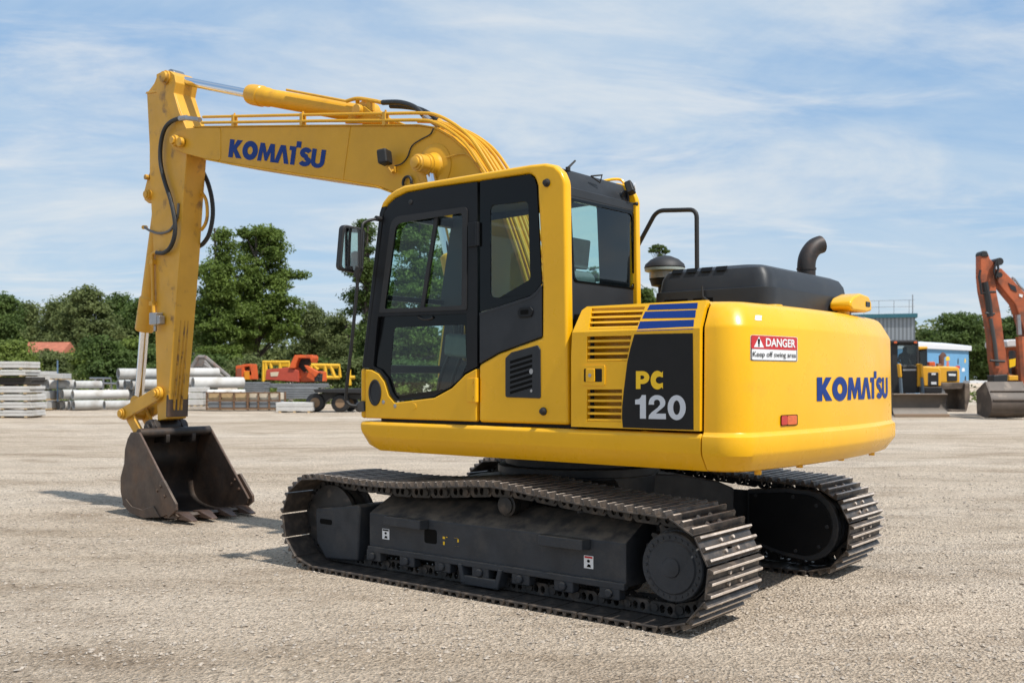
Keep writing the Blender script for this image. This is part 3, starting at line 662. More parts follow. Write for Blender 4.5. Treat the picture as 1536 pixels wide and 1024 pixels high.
# flanges: top and bottom plates standing a little proud
def ribbon(name, pts, th, y0, y1, m, par, side=1):
    P = [Vector(p) for p in pts]; up = []
    for i, p in enumerate(P):
        t = (P[min(i+1, len(P)-1)]-P[max(i-1, 0)]).normalized(); n = Vector((-t.y, t.x))*side; up.append(tuple(p+n*th))
    mb = MB(); mb.py([tuple(p) for p in P]+up[::-1], y0, y1); return mb.build(name, m, par, bevel=.003, bseg=1)
ribbon('boom_top_plate', boom_top[1:], .012, BR, BL, M['boomyellow'], BOOM, -1)
ribbon('boom_bottom_plate', boom_bot, .012, BR, BL, M['boomyellow'], BOOM, -1)
# fork at the tip that carries the arm
fork = rnd(XZ([(255, 206), (262, 198), (277, 192.5), (300, 190.8), (330, 191), (330, 242), (306, 238), (275, 230), (258, 222)], BL), .05, 4)
for y0, y1 in ((BL-.035, BL-.006), (BR+.006, BR+.035)):
    mb = MB(); mb.py(fork, y0, y1); mb.build('boom_fork', M['boomyellow'], BOOM, bevel=.008)
pv = Py(266, 212, BL)
mb = MB(); mb.cyl((pv[0], BR-.05, pv[2]), (pv[0], BL+.05, pv[2]), .06, n=20); mb.cyl((pv[0], BL+.05, pv[2]), (pv[0], BL+.075, pv[2]), .045, n=6)
q = Py(274, 214, BL); mb.cyl((q[0], BL, q[2]), (q[0], BL+.05, q[2]), .05, n=16); mb.build('pivot_pin', M['armyellow'], BOOM, bevel=.008)
# weld seam
a, b = XZ([(524, 190), (513, 270)], BL); mb = MB(); mb.tube([(a[0], BL-.011, a[1]), (b[0], BL-.011, b[1])], .005, 6); mb.build('weld_seam', M['boomyellow'], BOOM)
# cylinder pin boss
q = Py(650, 250, BL); mb = MB(); mb.lathe((q[0], BL-.02, q[2]), (0, 1, 0), [(0, .19), (.014, .19), (.022, .17), (.03, .115), (.05, .10), (.10, .095), (.105, .08)], 32); mb.build('pin_boss', M['boomyellow'], BOOM, smooth=30)
bp = Py(634, 243, BL+.12)
mb = MB(); mb.lathe((q[0], BL+.06, q[2]), (0, 1, 0), [(0, .075), (.13, .075), (.135, .065), (.15, .06), (.152, .045), (.17, .045), (.175, .03)], 20); mb.build('cylinder_pin', M['armyellow'], BOOM)
# logo on the boom
C = [Vector(Py(*p, BL)) for p in ((341, 235.5), (484, 252.5), (488, 225), (344, 208.5))]
shapes, wd = logo_word('KOMATSU', .015); V, F = poly_mesh(shapes); V = [(a_/wd, b_) for a_, b_ in V]
def bm_(u, v):
    p = (C[0]*(1-u)+C[1]*u)*(1-v)+(C[3]*(1-u)+C[2]*u)*v; return (p.x, BL-.009, p.z)
flat('lettering', V, F, bm_, M['blue'], BOOM)
# work light on the boom and its wire
q = Py(577, 236, BL+.10); mb = MB(); mb.box(q, (.09, .13, .125), Euler((0, .12, .35)).to_matrix()); WL = mb.build('work_light', M['rubber'], BOOM, bevel=.018, bseg=3)
e1, e2 = Py(590, 254, BL), Py(580, 249, BL+.08)
mb = MB(); mb.tube([e2, (e2[0]-.03, BL+.06, e2[2]-.05), (e1[0], BL-.02, e1[2])], .014, 8); mb.box((e1[0], BL, e1[2]), (.05, .03, .06)); mb.build('light_bracket', M['armyellow'], BOOM)
wire = [Py(592, 249, BL+.02), Py(602, 246, BL+.005), Py(611, 236, BL), Py(618, 219, BL), Py(632, 209, BL), Py(645, 202, BL), Py(650, 193, BL+.01)]
mb = MB(); mb.tube(spline(wire, 6), .006, 6); mb.build('light_wire', M['rubber'], BOOM)
wire = [Py(668, 237, BL+.02), Py(685, 232, BL), Py(700, 232, BL), Py(712, 242, BL), Py(720, 252, BL)]
mb = MB(); mb.tube(spline(wire, 6), .005, 6); mb.build('grease_line', M['armyellow'], BOOM)
q = Py(612, 274, BL); mb = MB(); mb.tube([(q[0]+.05*math.cos(t), BL+.01, q[2]+.05*math.sin(t)) for t in np.linspace(-.4, 3.5, 12)], .012, 8); mb.build('hook', M['rubber'], BOOM)
# steel pipes along the boom
def along(dist, y, x_from, x_to, bump=0):
    P = [Vector(p) for p in boom_top[1:]]; out = []
    for i, p in enumerate(P):
        t = (P[min(i+1, len(P)-1)]-P[max(i-1, 0)]).normalized(); n = Vector((t.y, -t.x))
        if n.y < 0 and i < 5: n = -n
        n = Vector((-t.y, t.x)); n = n if n.dot(Vector((-.35, .95))) > 0 else -n
        out.append(p+n*dist)
    sp = spline([(p.x, y, p.y) for p in out], 8)
    return [p for p in sp if x_to <= p.x <= x_from]
for (dist, y, xf, xt) in ((.105, .265, 4.55, .15), (.045, .275, 4.55, .15), (.05, .19, 1.55, .15), (.06, .12, 1.40, .15), (.05, .05, 1.3, .15), (.05, -.03, 1.3, .15), (.05, -.1, 4.5, .15)):
    mb = MB(); mb.tube(along(dist, y, xf, xt), .0145, 8); mb.build('boom_pipe', M['boomyellow'], BOOM)
for x_ in (4.0, 2.95, 1.85):
    z_ = np.interp(x_, [p[0] for p in boom_top[1:6]][::-1], [p[1] for p in boom_top[1:6]][::-1]); mb = MB()
    mb.bb(x_-.02, x_+.02, .235, .288, z_+.0, z_+.12); mb.cyl((x_, .26, z_+.12), (x_, .26, z_+.14), .010, n=8); mb.build('pipe_clamp', M['armyellow'], BOOM, bevel=.006)
# arm cylinder on top of the boom
ra, rb, rc = Vector(Py(263, 119, BC)), Vector(Py(378, 142, BC)), Vector(Py(552, 170, BC))
dr = (rc-ra).normalized()
lug = XZ([(530, 189), (540, 172), (548, 163), (560, 163), (575, 175), (612, 189)], BC)
for y in (BC-.11, BC+.08):
    mb = MB(); mb.py(lug, y, y+.03); mb.build('cylinder_lug', M['boomyellow'], BOOM, bevel=.008)
mb = MB(); mb.cyl((rc.x, BC-.14, rc.z), (rc.x, BC+.15, rc.z), .055, n=18); mb.cyl((rc.x, BC-.07, rc.z), (rc.x, BC+.07, rc.z), .10, n=20); mb.build('cylinder_pin', M['armyellow'], BOOM, bevel=.008)
mb = MB(); mb.lathe(rb, dr, [(-.02, .07), (-.015, .098), (.03, .104), (.17, .104), (.18, .094), (.28, .094), (.30, .085), ((rc-rb).length-.06, .085), ((rc-rb).length-.02, .06)], 28)
AC = mb.build('arm_cylinder', M['boomyellow'], EX, smooth=30)
mb = MB(); mb.cyl(ra, rb, .047, n=20); mb.build('chrome_rod', M['chrome'], AC)
mb = MB(); mb.cyl((ra.x, BC-.07, ra.z), (ra.x, BC+.07, ra.z), .095, n=20); mb.build('rod_eye', M['metal'], AC, bevel=.008)
h0 = [Py(520, 152, .17), Py(536, 148, .17), Py(558, 151, .17), Py(572, 154, .17)]
mb = MB(); mb.tube(spline(h0, 4), .018, 8); mb.tube([Py(536, 148, .17), Py(537, 160, .12)], .02, 8); mb.tube(spline([Py(430, 135, .17), Py(520, 152, .17)], 4), .012, 8); mb.box(Py(556, 158, .15), (.05, .05, .1)); mb.build('cylinder_pipe', M['boomyellow'], AC)
for k, (y, pts) in enumerate(((.17, ((574, 154), (600, 154), (622, 161), (636, 174))), (.08, ((586, 159), (605, 160), (625, 163), (642, 170), (657, 181))))):
    mb = MB(); mb.tube(spline([Py(*p, y) for p in pts], 6), .023, 10); HS = mb.build('hydraulic_hose', M['hose'], AC)
    e = Py(*pts[-1], y); f_ = Py(pts[-1][0]+9, pts[-1][1]+7, y-.02); mb = MB(); mb.tube([e, f_], .026, 10); mb.tube([f_, Py(pts[-1][0]+22, pts[-1][1]+16, y-.03)], .018, 8); mb.build('hose_fitting', M['metal'] if k == 0 else M['armyellow'], AC)
# boom lift cylinders, one each side
for y in (BC+.255, BC-.255):
    top = Vector((q[0] if False else Py(650, 250, BL)[0], y, Py(650, 250, BL)[2])); d = Vector((-.29, 0, -1.0)); d.normalize(); foot = top+d*2.0
    mb = MB(); mb.lathe(foot, -d, [(0, .05), (.02, .066), (1.02, .066), (1.03, .073), (1.20, .073), (1.22, .05)], 20); LC = mb.build('boom_cylinder', M['boomyellow'], EX, smooth=30)
    mb = MB(); mb.cyl(foot-d*1.2, top, .040, n=16); mb.build('chrome_rod', M['chrome'], LC)
    mb = MB(); mb.cyl((top.x, y-.055, top.z), (top.x, y+.055, top.z), .085, n=20); mb.build('rod_eye', M['boomyellow'], LC, bevel=.008)
mb = MB(); mb.py([(.2, 1.12), (1.95, 1.12), (1.9, 1.3), (.6, 1.55), (.2, 1.6)], BR-.09, BR-.05); mb.py([(.2, 1.12), (1.1, 1.12), (1.0, 1.3), (.6, 1.5), (.2, 1.6)], BL+.02, BL+.06); mb.build('boom_bracket', M['black'], EX, bevel=.01)

# ---------------- arm
AL, AR = .225, -.02
arm_o = XZ([(231, 125), (236, 112), (246, 107), (256, 107), (263, 113), (265, 124), (262, 140), (270, 165), (283, 200), (280, 232), (275, 300), (270, 379), (261, 495), (250, 628), (236, 631), (235, 600), (234, 553), (230, 378), (226, 300), (224, 260), (224, 220), (221, 160), (220, 140)], AL)
mb = MB(); mb.py(arm_o, AR, AL); ARM = mb.build('arm', M['armyellow'], EX, bevel=.010, bseg=2, smooth=30)
bt = Py(251, 117, AL)
mb = MB(); mb.lathe((bt[0], AL, bt[2]), (0, 1, 0), [(-.3, .05), (0, .075), (.03, .075), (.035, .06), (.06, .058), (.065, .04)], 22); mb.build('top_pin', M['armyellow'], ARM)
# gusset plates at the top that hold the cylinder eye
gus = XZ([(236, 112), (246, 107), (256, 107), (263, 113), (265, 124), (262, 140), (270, 168), (286, 205), (270, 205), (258, 170), (248, 150), (236, 140)], AL)
mb = MB(); mb.py(gus, AL-.01, AL+.012); mb.py(gus, AR-.012, AR+.01); mb.build('gusset', M['armyellow'], ARM, bevel=.005)
mb = MB(); mb.py(XZ([(219, 141), (221, 138), (243, 134), (258, 160), (272, 196), (276, 222), (273, 223), (268, 198), (255, 165), (242, 138)], AL), AL-.004, AL+.010); mb.build('weld_rib', M['armyellow'], ARM, bevel=.003)
# rear face stiffening bars
for k, (ya) in enumerate((.06, .10, .15)):
    t0, t1 = Vector(Py(261, 480, AL)), Vector(Py(251, 615, AL)); mb = MB()
    mb.tube([(t0.x-.002, ya, t0.z), (t1.x-.002, ya, t1.z)], .016, 8); mb.build('wear_bar', mat('worn_bar_%d' % k, (.52, .26, .02), .5, var=.2, vscale=6, col2=(.07, .04, .025), c2amt=.75, c2scale=9, c2edge=(.48, .62)), ARM)
mb = MB(); t0, t1 = Py(251, 590, AL), Py(250, 627, AL); mb.box(((t0[0]+t1[0])/2-.005, (AL+AR)/2, (t0[2]+t1[2])/2), (.03, AL-AR+.01, .24), Euler((0, -.06, 0)).to_matrix()); mb.build('wear_plate', M['bucket'], ARM, bevel=.004)
# arm hoses
hose = [Py(*p, AL+.05) for p in ((279, 177), (268, 178), (255, 184), (246, 196), (241, 218), (241, 245), (247, 272), (256, 300), (262, 330), (262, 352), (256, 370), (246, 379), (235, 379))]
mb = MB(); mb.tube(spline(hose, 6), .023, 10); mb.build('arm_hose', M['hose'], ARM)
mb = MB(); mb.tube([Py(300, 180, AL+.05), Py(279, 177, AL+.05)], .026, 10); mb.tube([Py(280, 176.5, AL+.05), Py(270, 178, AL+.05)], .028, 10); mb.build('hose_fitting', M['metal'], ARM)
q1, q2 = Py(235, 378, AL+.03), Py(232, 380, AL+.02)
mb = MB(); mb.tube([Py(240, 379, AL+.04), q1], .026, 10); mb.tube(spline([q1, Py(229, 381, AL+.03), Py(228.5, 390, AL+.03), Py(230, 455, AL+.03), Py(231, 470, AL+.03)], 5), .019, 8)
for yy in (393, 455): mb.box(Py(229.5, yy, AL+.02), (.07, .06, .05))
mb.build('arm_pipe', M['armyellow'], ARM, bevel=.004)
mb = MB(); mb.box(Py(234, 478, AL+.05), (.13, .09, .13)); mb.box(Py(240, 480, AL+.05), (.08, .07, .09)); mb.cyl(Py(233, 488, AL+.05), Py(233, 497, AL+.05), .018); mb.build('valve_block', M['metal'], ARM, bevel=.008)
hose = [Py(*p, AL+.01) for p in ((217, 341), (225, 346), (238, 350), (250, 348), (258, 342), (266, 325), (268, 305))]
mb = MB(); mb.tube(spline(hose, 6), .014, 8); mb.build('arm_hose', mat('grey_hose', (.12, .12, .12), .5), ARM)
hose = [Py(*p, AR-.02) for p in ((303, 255), (312, 275), (318, 300), (319, 325), (314, 350), (306, 364), (298, 370))]
mb = MB(); mb.tube(spline(hose, 6), .024, 8); mb.build('arm_hose', M['hose'], ARM)
hose = [Py(*p, AR+.02) for p in ((300, 285), (309, 300), (311, 322), (308, 336), (302, 345))]
mb = MB(); mb.tube(spline(hose, 6), .018, 8); mb.build('arm_hose', M['armyellow'], ARM)
# bucket cylinder in front of the arm
b0_ = Py(222.5, 292, AL+.01); b0, b1, b2 = Vector((b0_[0], BC, b0_[2])), Vector(Py(216.5, 497, BC)), Vector(Py(208, 604, BC))
db = (b1-b0).normalized()
mb = MB(); L_ = (b1-b0).length; mb.lathe(b0, db, [(.03, .05), (.10, .072), (L_-.40, .082), (L_-.38, .098), (L_-.02, .105), (L_, .09)], 24); BCY = mb.build('bucket_cylinder', M['armyellow'], EX, smooth=30)
mb = MB(); mb.cyl(b1, b2, .050, n=20); mb.build('chrome_rod', M['chrome'], BCY)
lugp = XZ([(228, 250), (221, 270), (216, 290), (217, 300), (223, 305), (229, 302)], AL-.02)
mb = MB(); mb.py(lugp, AL-.05, AL-.015); mb.py(lugp, AR+.01, AR+.04); mb.build('cylinder_lug', M['armyellow'], ARM, bevel=.006)
mb = MB(); mb.cyl((b0.x, AR-.01, b0.z), (b0.x, AL+.04, b0.z), .055, n=18); mb.cyl((b0.x, AL+.04, b0.z), (b0.x, AL+.055, b0.z), .04, n=18); q = Py(221, 266, AL); mb.cyl((q[0], AL-.02, q[2]), (q[0], AL+.03, q[2]), .03, n=10); mb.build('cylinder_pin', M['armyellow'], ARM, bevel=.006)
q = Py(215, 341, BC+.06); mb = MB(); mb.cyl(q, Py(219, 341, BC), .022); mb.build('port_fitting', M['armyellow'], BCY)
# bucket linkage
k1, k2, k3 = Py(238, 590, AL+.02), Py(187, 620, AL+.02), Py(208, 658, AL+.02)
def bar2(a, b, r0, r1, y0, y1, name, par, m=None):
    d = Vector((b[0]-a[0], b[2]-a[2])); an = math.degrees(math.atan2(d.y, d.x)); pts = arc(a[0], a[2], r0, r0, an+90, an+270, 10)+arc(b[0], b[2], r1, r1, an-90, an+90, 10)
    mb = MB(); mb.py(pts, y0, y1); return mb.build(name, m or M['armyellow'], par, bevel=.008)
LK = bar2(k1, k2, .075, .07, AL+.005, AL+.045, 'bucket_link', EX)
bar2(k1, k2, .075, .07, AR-.045, AR-.005, 'link_plate', LK)
bar2(k2, k3, .065, .06, AL-.05, AL-.005, 'link_plate', LK); bar2(k2, k3, .065, .06, AR+.005, AR+.05, 'link_plate', LK)
mb = MB(); mb.cyl((k1[0], AR-.07, k1[2]), (k1[0], AL+.07, k1[2]), .055, n=18); mb.cyl((k1[0], AL+.07, k1[2]), (k1[0], AL+.09, k1[2]), .04, n=6); mb.build('link_pin', M['armyellow'], LK, bevel=.008)
mb = MB(); mb.cyl((k2[0], AR-.07, k2[2]), (k2[0], AL+.07, k2[2]), .06, n=18); mb.cyl((k2[0], AL+.07, k2[2]), (k2[0], AL+.09, k2[2]), .045, n=16); mb.build('link_pin', M['armyellow'], LK, bevel=.008)
mb = MB(); mb.cyl((b2.x, BC-.06, b2.z), (b2.x, BC+.06, b2.z), .085, n=18); mb.cyl((k2[0], BC-.07, k2[2]), (k2[0], BC+.07, k2[2]), .08, n=18); mb.build('rod_eye', M['armyellow'], LK, bevel=.008)
bar2((b2.x, 0, b2.z), k2, .07, .07, BC-.05, BC+.05, 'rod_end', LK)

# ---------------- bucket
KL, KR = .60, -.30
side = XZ([(196, 656.6), (208, 657), (236, 713), (264, 768.6), (262, 776), (241, 784), (216, 785), (196, 777), (184.6, 764), (180.5, 745), (180.5, 724), (185.8, 703), (187, 682), (191, 666)], KL)
zmin = min(p[1] for p in side); side = [(x, z-zmin+.004) for x, z in side]
mb = MB(); mb.py(side, KL-.025, KL); mb.py(side, KR, KR+.025)
BK = mb.build('bucket', M['bucket'], EX, bevel=.004, bseg=1)
# shell: the curved back, floor and top between the two side plates
shell = [side[1], side[0], side[13], side[12], side[11], side[10], side[9], side[8], side[7], side[6], side[5]]
sh = spline([(p[0], 0, p[1]) for p in shell], 5); sh2 = [(p.x, p.z) for p in sh]
cen = Vector((sum(p[0] for p in side)/14, sum(p[1] for p in side)/14))
inn = [tuple(Vector(p)+(cen-Vector(p)).normalized()*.03) for p in sh2]
mb = MB(); n_ = len(sh2); vs = [(p[0], KL-.02, p[1]) for p in sh2]+[(p[0], KR+.02, p[1]) for p in sh2]+[(p[0], KL-.02, p[1]) for p in inn]+[(p[0], KR+.02, p[1]) for p in inn]
fs = []
for i in range(n_-1): fs += [(i, i+1, n_+i+1, n_+i), (2*n_+i, 3*n_+i, 3*n_+i+1, 2*n_+i+1)]
fs += [(0, n_, 3*n_, 2*n_), (n_-1, 2*n_-1+2*n_-n_+0, 4*n_-1, 2*n_-1)] if False else [(0, n_, 3*n_, 2*n_), (n_-1, 3*n_-1, 4*n_-1, 2*n_-1)]
mb.add(vs, fs); mb.build('bucket_shell', M['bucketin'], BK, smooth=40)
# wear patches on the outside of the side plate
mb = MB(); wp = [side[3], side[4], side[5], side[6]]; a_, b_, c_, d_ = [Vector(p) for p in wp]
mb.py([tuple(Vector(side[5])), tuple(Vector(side[6])), tuple(Vector(side[7])), tuple(Vector(side[8])), tuple(Vector(side[8]).lerp(cen, .22)), tuple(Vector(side[7]).lerp(cen, .2)), tuple(Vector(side[6]).lerp(cen, .22)), tuple(Vector(side[5]).lerp(cen, .3))], KL-.001, KL+.012); mb.build('wear_plate', M['bucket'], BK, bevel=.004)
# top tube and ears
tp = Vector(side[1]); mb = MB(); mb.cyl((tp.x+.03, KL-.02, tp.y-.01), (tp.x+.03, KR+.02, tp.y-.01), .05, n=16); mb.build('top_tube', M['bucketin'], BK)
bpv = Py(233, 640, .20); bq = (bpv[0]-.06, bpv[2]-.01)
for y0 in (AL+.012, AR-.062):
    pts = rnd([(bq[0]-.10, bq[1]+.02), (bq[0]-.04, bq[1]+.10), (bq[0]+.06, bq[1]+.09), (bq[0]+.12, bq[1]-.0), (k3[0]+.06, k3[2]+.02), (k3[0]+.05, k3[2]-.10), (tp.x+.12, tp.y-.12), (tp.x-.01, tp.y-.14), (tp.x-.02, tp.y-.02)], .04, 3)
    mb = MB(); mb.py(pts, y0, y0+.05); mb.build('bucket_ear', M['bucketin'], BK, bevel=.008)
mb = MB(); mb.cyl((bq[0], AR-.10, bq[1]), (bq[0], AL+.10, bq[1]), .088, n=24); mb.cyl((bq[0], AL+.10, bq[1]), (bq[0], AL+.13, bq[1]), .05, n=6); mb.cyl((k3[0], AR-.08, k3[2]), (k3[0], AL+.08, k3[2]), .05, n=16); mb.build('bucket_pin', M['bucketin'], BK, bevel=.008)
# side cutters, lip, teeth
e0, e1 = Vector(side[2]), Vector(side[3]); dv = (e1-e0).normalized(); nv = Vector((dv.y, -dv.x)); nv = nv if nv.x < 0 else -nv
for y0 in (KL+.0, KR-.028):
    p0 = e0.lerp(e1, .30); mb = MB()
    mb.py([tuple(p0+nv*.005), tuple(p0+nv*.045+dv*.03), tuple(e1+nv*.05), tuple(e1+dv*.05+nv*.01), tuple(e1-nv*.14+dv*.02), tuple(e1-nv*.16-dv*.12), tuple(p0-nv*.03)], y0, y0+.028); mb.build('side_cutter', M['bucket'], BK, bevel=.005)
    mb = MB()
    for u, w in ((.18, -.05), (.30, -.11), (.30, -.04)):
        p = e1-dv*u+nv*w; yy = y0+.028 if y0 > 0 else KR+.028; mb.cyl((p.x, yy-.002, p.y), (p.x, yy+.014, p.y), .016, n=8)
    mb.build('cutter_bolts', M['edge'] if y0 < 0 else M['bucket'], BK)
# bright worn front edges of the side plates
for y0 in (KL-.026, KR-.001):
    mb = MB(); mb.tube([(side[1][0]-.002, y0+.0135, side[1][1]), (e1.x-.002, y0+.0135, e1.y)], .010, 6); mb.build('worn_edge', M['edge'], BK)
lx_, lz_ = side[4][0]+.03, .055
mb = MB(); mb.py([(lx_+.20, .03), (lx_+.20, .06), (lx_-.01, .085), (lx_-.06, .065), (lx_-.02, .035)], KR+.02, KL-.02); mb.build('cutting_edge', M['bucket'], BK, bevel=.004)
for k in range(4):
    y = KL-.10-k*(KL-KR-.19)/3; x0 = lx_-.01
    rings = [[(x0+.10, y+s*.05, z) for s, z in ((-1, .035), (1, .035), (1, .09), (-1, .09))], [(x0-.03, y+s*.062, z) for s, z in ((-1, .03), (1, .03), (1, .098), (-1, .098))], [(x0-.08, y+s*.058, z) for s, z in ((-1, .03), (1, .03), (1, .084), (-1, .084))], [(x0-.215, y+s*.034, z) for s, z in ((-1, .022), (1, .022), (1, .036), (-1, .036))]]
    mb = MB(); mb.loft(rings); mb.build('tooth', M['edge'] if False else mat('tooth_steel_%d' % k, (.13, .085, .065), .4, metal=.5, var=.3, vscale=9), BK, bevel=.006)

# ================================================================== UNDERCARRIAGE
def track_path():
    pts = []
    for k in range(17): a = -PI/2+PI*k/16; pts.append((1.50+.335*math.cos(a), .365+.335*math.sin(a)))
    pts += [(p.x, p.z) for p in spline([(1.3, 0, .695), (.9, 0, .683), (.54, 0, .690), (.12, 0, .725), (-.28, 0, .752), (-.70, 0, .715), (-1.2, 0, .678), (-1.45, 0, .669)], 5)]
    for k in range(17): a = PI/2+PI*k/16; pts.append((-1.53+.318*math.cos(a), .349+.318*math.sin(a)))
    return pts
TP = track_path()
def resample(P, n):
    P = [Vector(p) for p in P]; P.append(P[0]); seg = [(P[i+1]-P[i]).length for i in range(len(P)-1)]; tot = sum(seg); out = []
    def at(s):
        s %= tot
        for i, l in enumerate(seg):
            if s <= l: return P[i].lerp(P[i+1], s/l)
            s -= l
        return P[-1]
    for k in range(n):
        s = tot*(k+.5)/n; a, b = at(s-tot/n*.48), at(s+tot/n*.48); out.append(((a+b)/2, (b-a).normalized()))
    return out, tot
NSH = 43
RS, TOT = resample(TP, NSH); PITCH = TOT/NSH
def shoe_mesh():
    mb = MB(); h = PITCH/2; w = .325
    wins = [[(-.018, s*.05), (.018, s*.05), (.018, s*.095), (-.018, s*.095)] for s in (-1, 1)]
    pl = [(-h+.003, -w), (h-.011, -w), (h-.011, w), (-h+.003, w)]
    mb.pz(pl, -.006, .006, [[(-.02, -.028), (.02, -.028), (.02, .028), (-.02, .028)]])
    for t in (-.075, -.008, .062):
        pr = [(t-.018, .005), (t-.008, .036), (t+.008, .036), (t+.018, .005)]
        mb.prism(pr, lambda u, v: (u, -w+.003, v), lambda u, v: (u, w-.003, v))
    return mb
SHOE = None
def hole_link(x, z, t, n, y):
    """one link plate at y, in the plane of the track"""
    l, hgt = PITCH*.5, .092
    o = rnd([(-l-.012, -.012), (l-.008, -.012), (l+.006, -.05), (l-.01, -hgt), (-l+.02, -hgt), (-l-.016, -.055)], .02, 3)
    hs = [circ(-.045, -.05, .019, .026, 10), circ(.008, -.052, .019, .026, 10)]
    return o, hs
for s, nm in ((1, 'near'), (-1, 'far')):
    cyc = s*1.07; mb = MB()
    for p, t in RS:
        n = Vector((t.y, -t.x)); n = n if n.dot(p-Vector((0, .35))) > 0 else -n
        for yo in (-.088, .064):
            o, hs = hole_link(p.x, p.y, t, n, 0)
            f = lambda yy: (lambda u, v: (p.x+t.x*u+n.x*v, yy, p.y+t.y*u+n.y*v))
            mb.prism(o, f(cyc+yo), f(cyc+yo+.024), hs)
        pin = p-n*.055+t*PITCH*.30; mb.cyl((pin.x, cyc-.10, pin.y), (pin.x, cyc+.10, pin.y), .024, n=10)
    CH = mb.build('track_chain', M['link'], EX, smooth=30)
    for p, t in RS:
        n = Vector((t.y, -t.x)); n = n if n.dot(p-Vector((0, .35))) > 0 else -n
        if SHOE is None:
            o = shoe_mesh().build('track_shoe', M['shoe'], CH, bevel=.003, bseg=1, smooth=30); SHOE = o
            me = o.data; me.materials.append(M['grouser'])
            for pl in me.polygons:
                if pl.center.z > .030: pl.material_index = 1
            bm = MB()
            for sy in (-.075, .075):
                for u in (-.04, .028): bm.cyl((u, sy, .004), (u, sy, .022), .013, n=8)
            BOLT = bm
            vs, fs = bm.v, bm.f
        else:
            o = SHOE.copy(); COL.objects.link(o); o.parent = CH
        m3 = Matrix(((t.x, 0, n.x), (0, 1, 0), (t.y, 0, n.y))); M4 = m3.to_4x4(); M4.translation = (p.x, cyc, p.y); o.matrix_local = M4
    # frame
    Y = lambda y: s*y
    fy = 1.215
    face = XZ([(538, 768), (933, 815.5), (933, 882), (537, 822)], fy)
    x0f, x1f = 1.04, -1.20; zb = .185; zt = .455
    prof = [(fy, zb), (fy, zt), (fy-.012, zt+.010), (.98, .575), (.86, .585), (.86, zb)]
    mb = MB(); mb.px([(Y(a), b) for a, b in prof], x1f, x0f)
    mb.bb(x1f, x0f, min(Y(fy-.03), Y(fy+.022)), max(Y(fy-.03), Y(fy+.022)), zb-.012, zb+.03)
    TF = mb.build('track_frame', M['steel'], EX, bevel=.007, bseg=2)
    yk = XZ([(472, 762), (535, 757), (540, 760), (536, 842), (488, 838), (474, 812)], fy+.015)
    mb = MB(); mb.prism(yk, lambda u, v: (u, Y(fy+.015), v), lambda u, v: (u, Y(.90), v)); mb.build('idler_yoke', M['steel'], TF, bevel=.02, bseg=2)
    q = XZ([(489, 782)], fy+.015)[0]; mb = MB(); mb.prism(rnd([(q[0]-.07, q[1]-.02), (q[0]+.07, q[1]-.02), (q[0]+.07, q[1]+.02), (q[0]-.07, q[1]+.02)], .018, 3), lambda u, v: (u, Y(fy+.0155), v), lambda u, v: (u, Y(fy+.0165), v)); mb.build('slot_shade', M['inky'], TF)  # no opening here: its shade is a black patch on the yoke
    q = XZ([(646, 804)], fy)[0]; mb = MB(); mb.prism(rnd([(q[0]-.06, q[1]-.05), (q[0]+.06, q[1]-.05), (q[0]+.06, q[1]+.05), (q[0]-.06, q[1]+.05)], .02, 3), lambda u, v: (u, Y(fy+.0005), v), lambda u, v: (u, Y(fy+.0015), v)); mb.build('slot_shade', M['inky'], TF)  # same on the beam, shade of an opening as a black patch
    for (pa, pb) in (((576, 779), (636, 789)), ((806, 805), (880, 815))):
        a = XZ([pa, pb], fy+.05); mb = MB(); zz = .425
        pts = [(a[0][0], fy), (a[0][0]-.02, fy+.075), (a[1][0]+.02, fy+.075), (a[1][0], fy)]
        mb.prism(pts, lambda u, v: (u, Y(v), zz-.034), lambda u, v: (u, Y(v), zz+.034)); mb.build('step', M['steel'], TF, bevel=.008)
    # rollers
    for k in range(7):
        x = .98-k*.345; mb = MB(); zc = .195
        mb.lathe((x, Y(1.07)-.11, .205), (0, 1, 0), [(0, .05), (.01, .085), (.03, .085), (.04, .07), (.18, .07), (.19, .085), (.21, .085), (.22, .05)], 20); mb.build('track_roller', M['link'], TF)
        mb = MB(); mb.bb(x-.075, x+.075, min(Y(1.16), Y(1.235)), max(Y(1.16), Y(1.235)), .105, .19); mb.cyl((x, Y(1.23), .145), (x, Y(1.256), .145), .03, n=8); mb.build('roller_bracket', M['steel'], TF, bevel=.014)
    x = -.05; mb = MB()
    for dx in (-.19, .17): mb.prism([(x+dx-.02, .19), (x+dx+.02, .19), (x+dx*.8+.02, .06), (x+dx*.8-.02, .06)], lambda u, v: (u, Y(1.13), v), lambda u, v: (u, Y(1.25), v))
    mb.bb(x-.17, x+.16, min(Y(1.21), Y(1.245)), max(Y(1.21), Y(1.245)), .05, .115); mb.build('track_guard', M['steel'], TF, bevel=.01)
    mb = MB(); q = XZ([(757, 758)], 1.16)[0]; mb.lathe((q[0], Y(.96), q[1]-.0), (0, s, 0), [(0, .05), (.03, .075), (.10, .06), (.13, .075), (.18, .075), (.185, .06), (.20, .06), (.205, .045)], 20); mb.bb(q[0]-.04, q[0]+.04, min(Y(.9), Y(1.0)), max(Y(.9), Y(1.0)), q[1]-.15, q[1]+.03); mb.build('carrier_roller', M['link'], TF)
    mb = MB(); mb.lathe((1.50, Y(1.07)-.12, .365), (0, 1, 0), [(0, .18), (.01, .265), (.04, .265), (.05, .235), (.09, .225), (.09, .24), (.15, .24), (.15, .225), (.19, .235), (.20, .265), (.23, .265), (.24, .18)], 36); mb.build('idler_wheel', M['link'], TF)
    # sprocket and final drive
    mb = MB(); nt_ = 21; pts = []
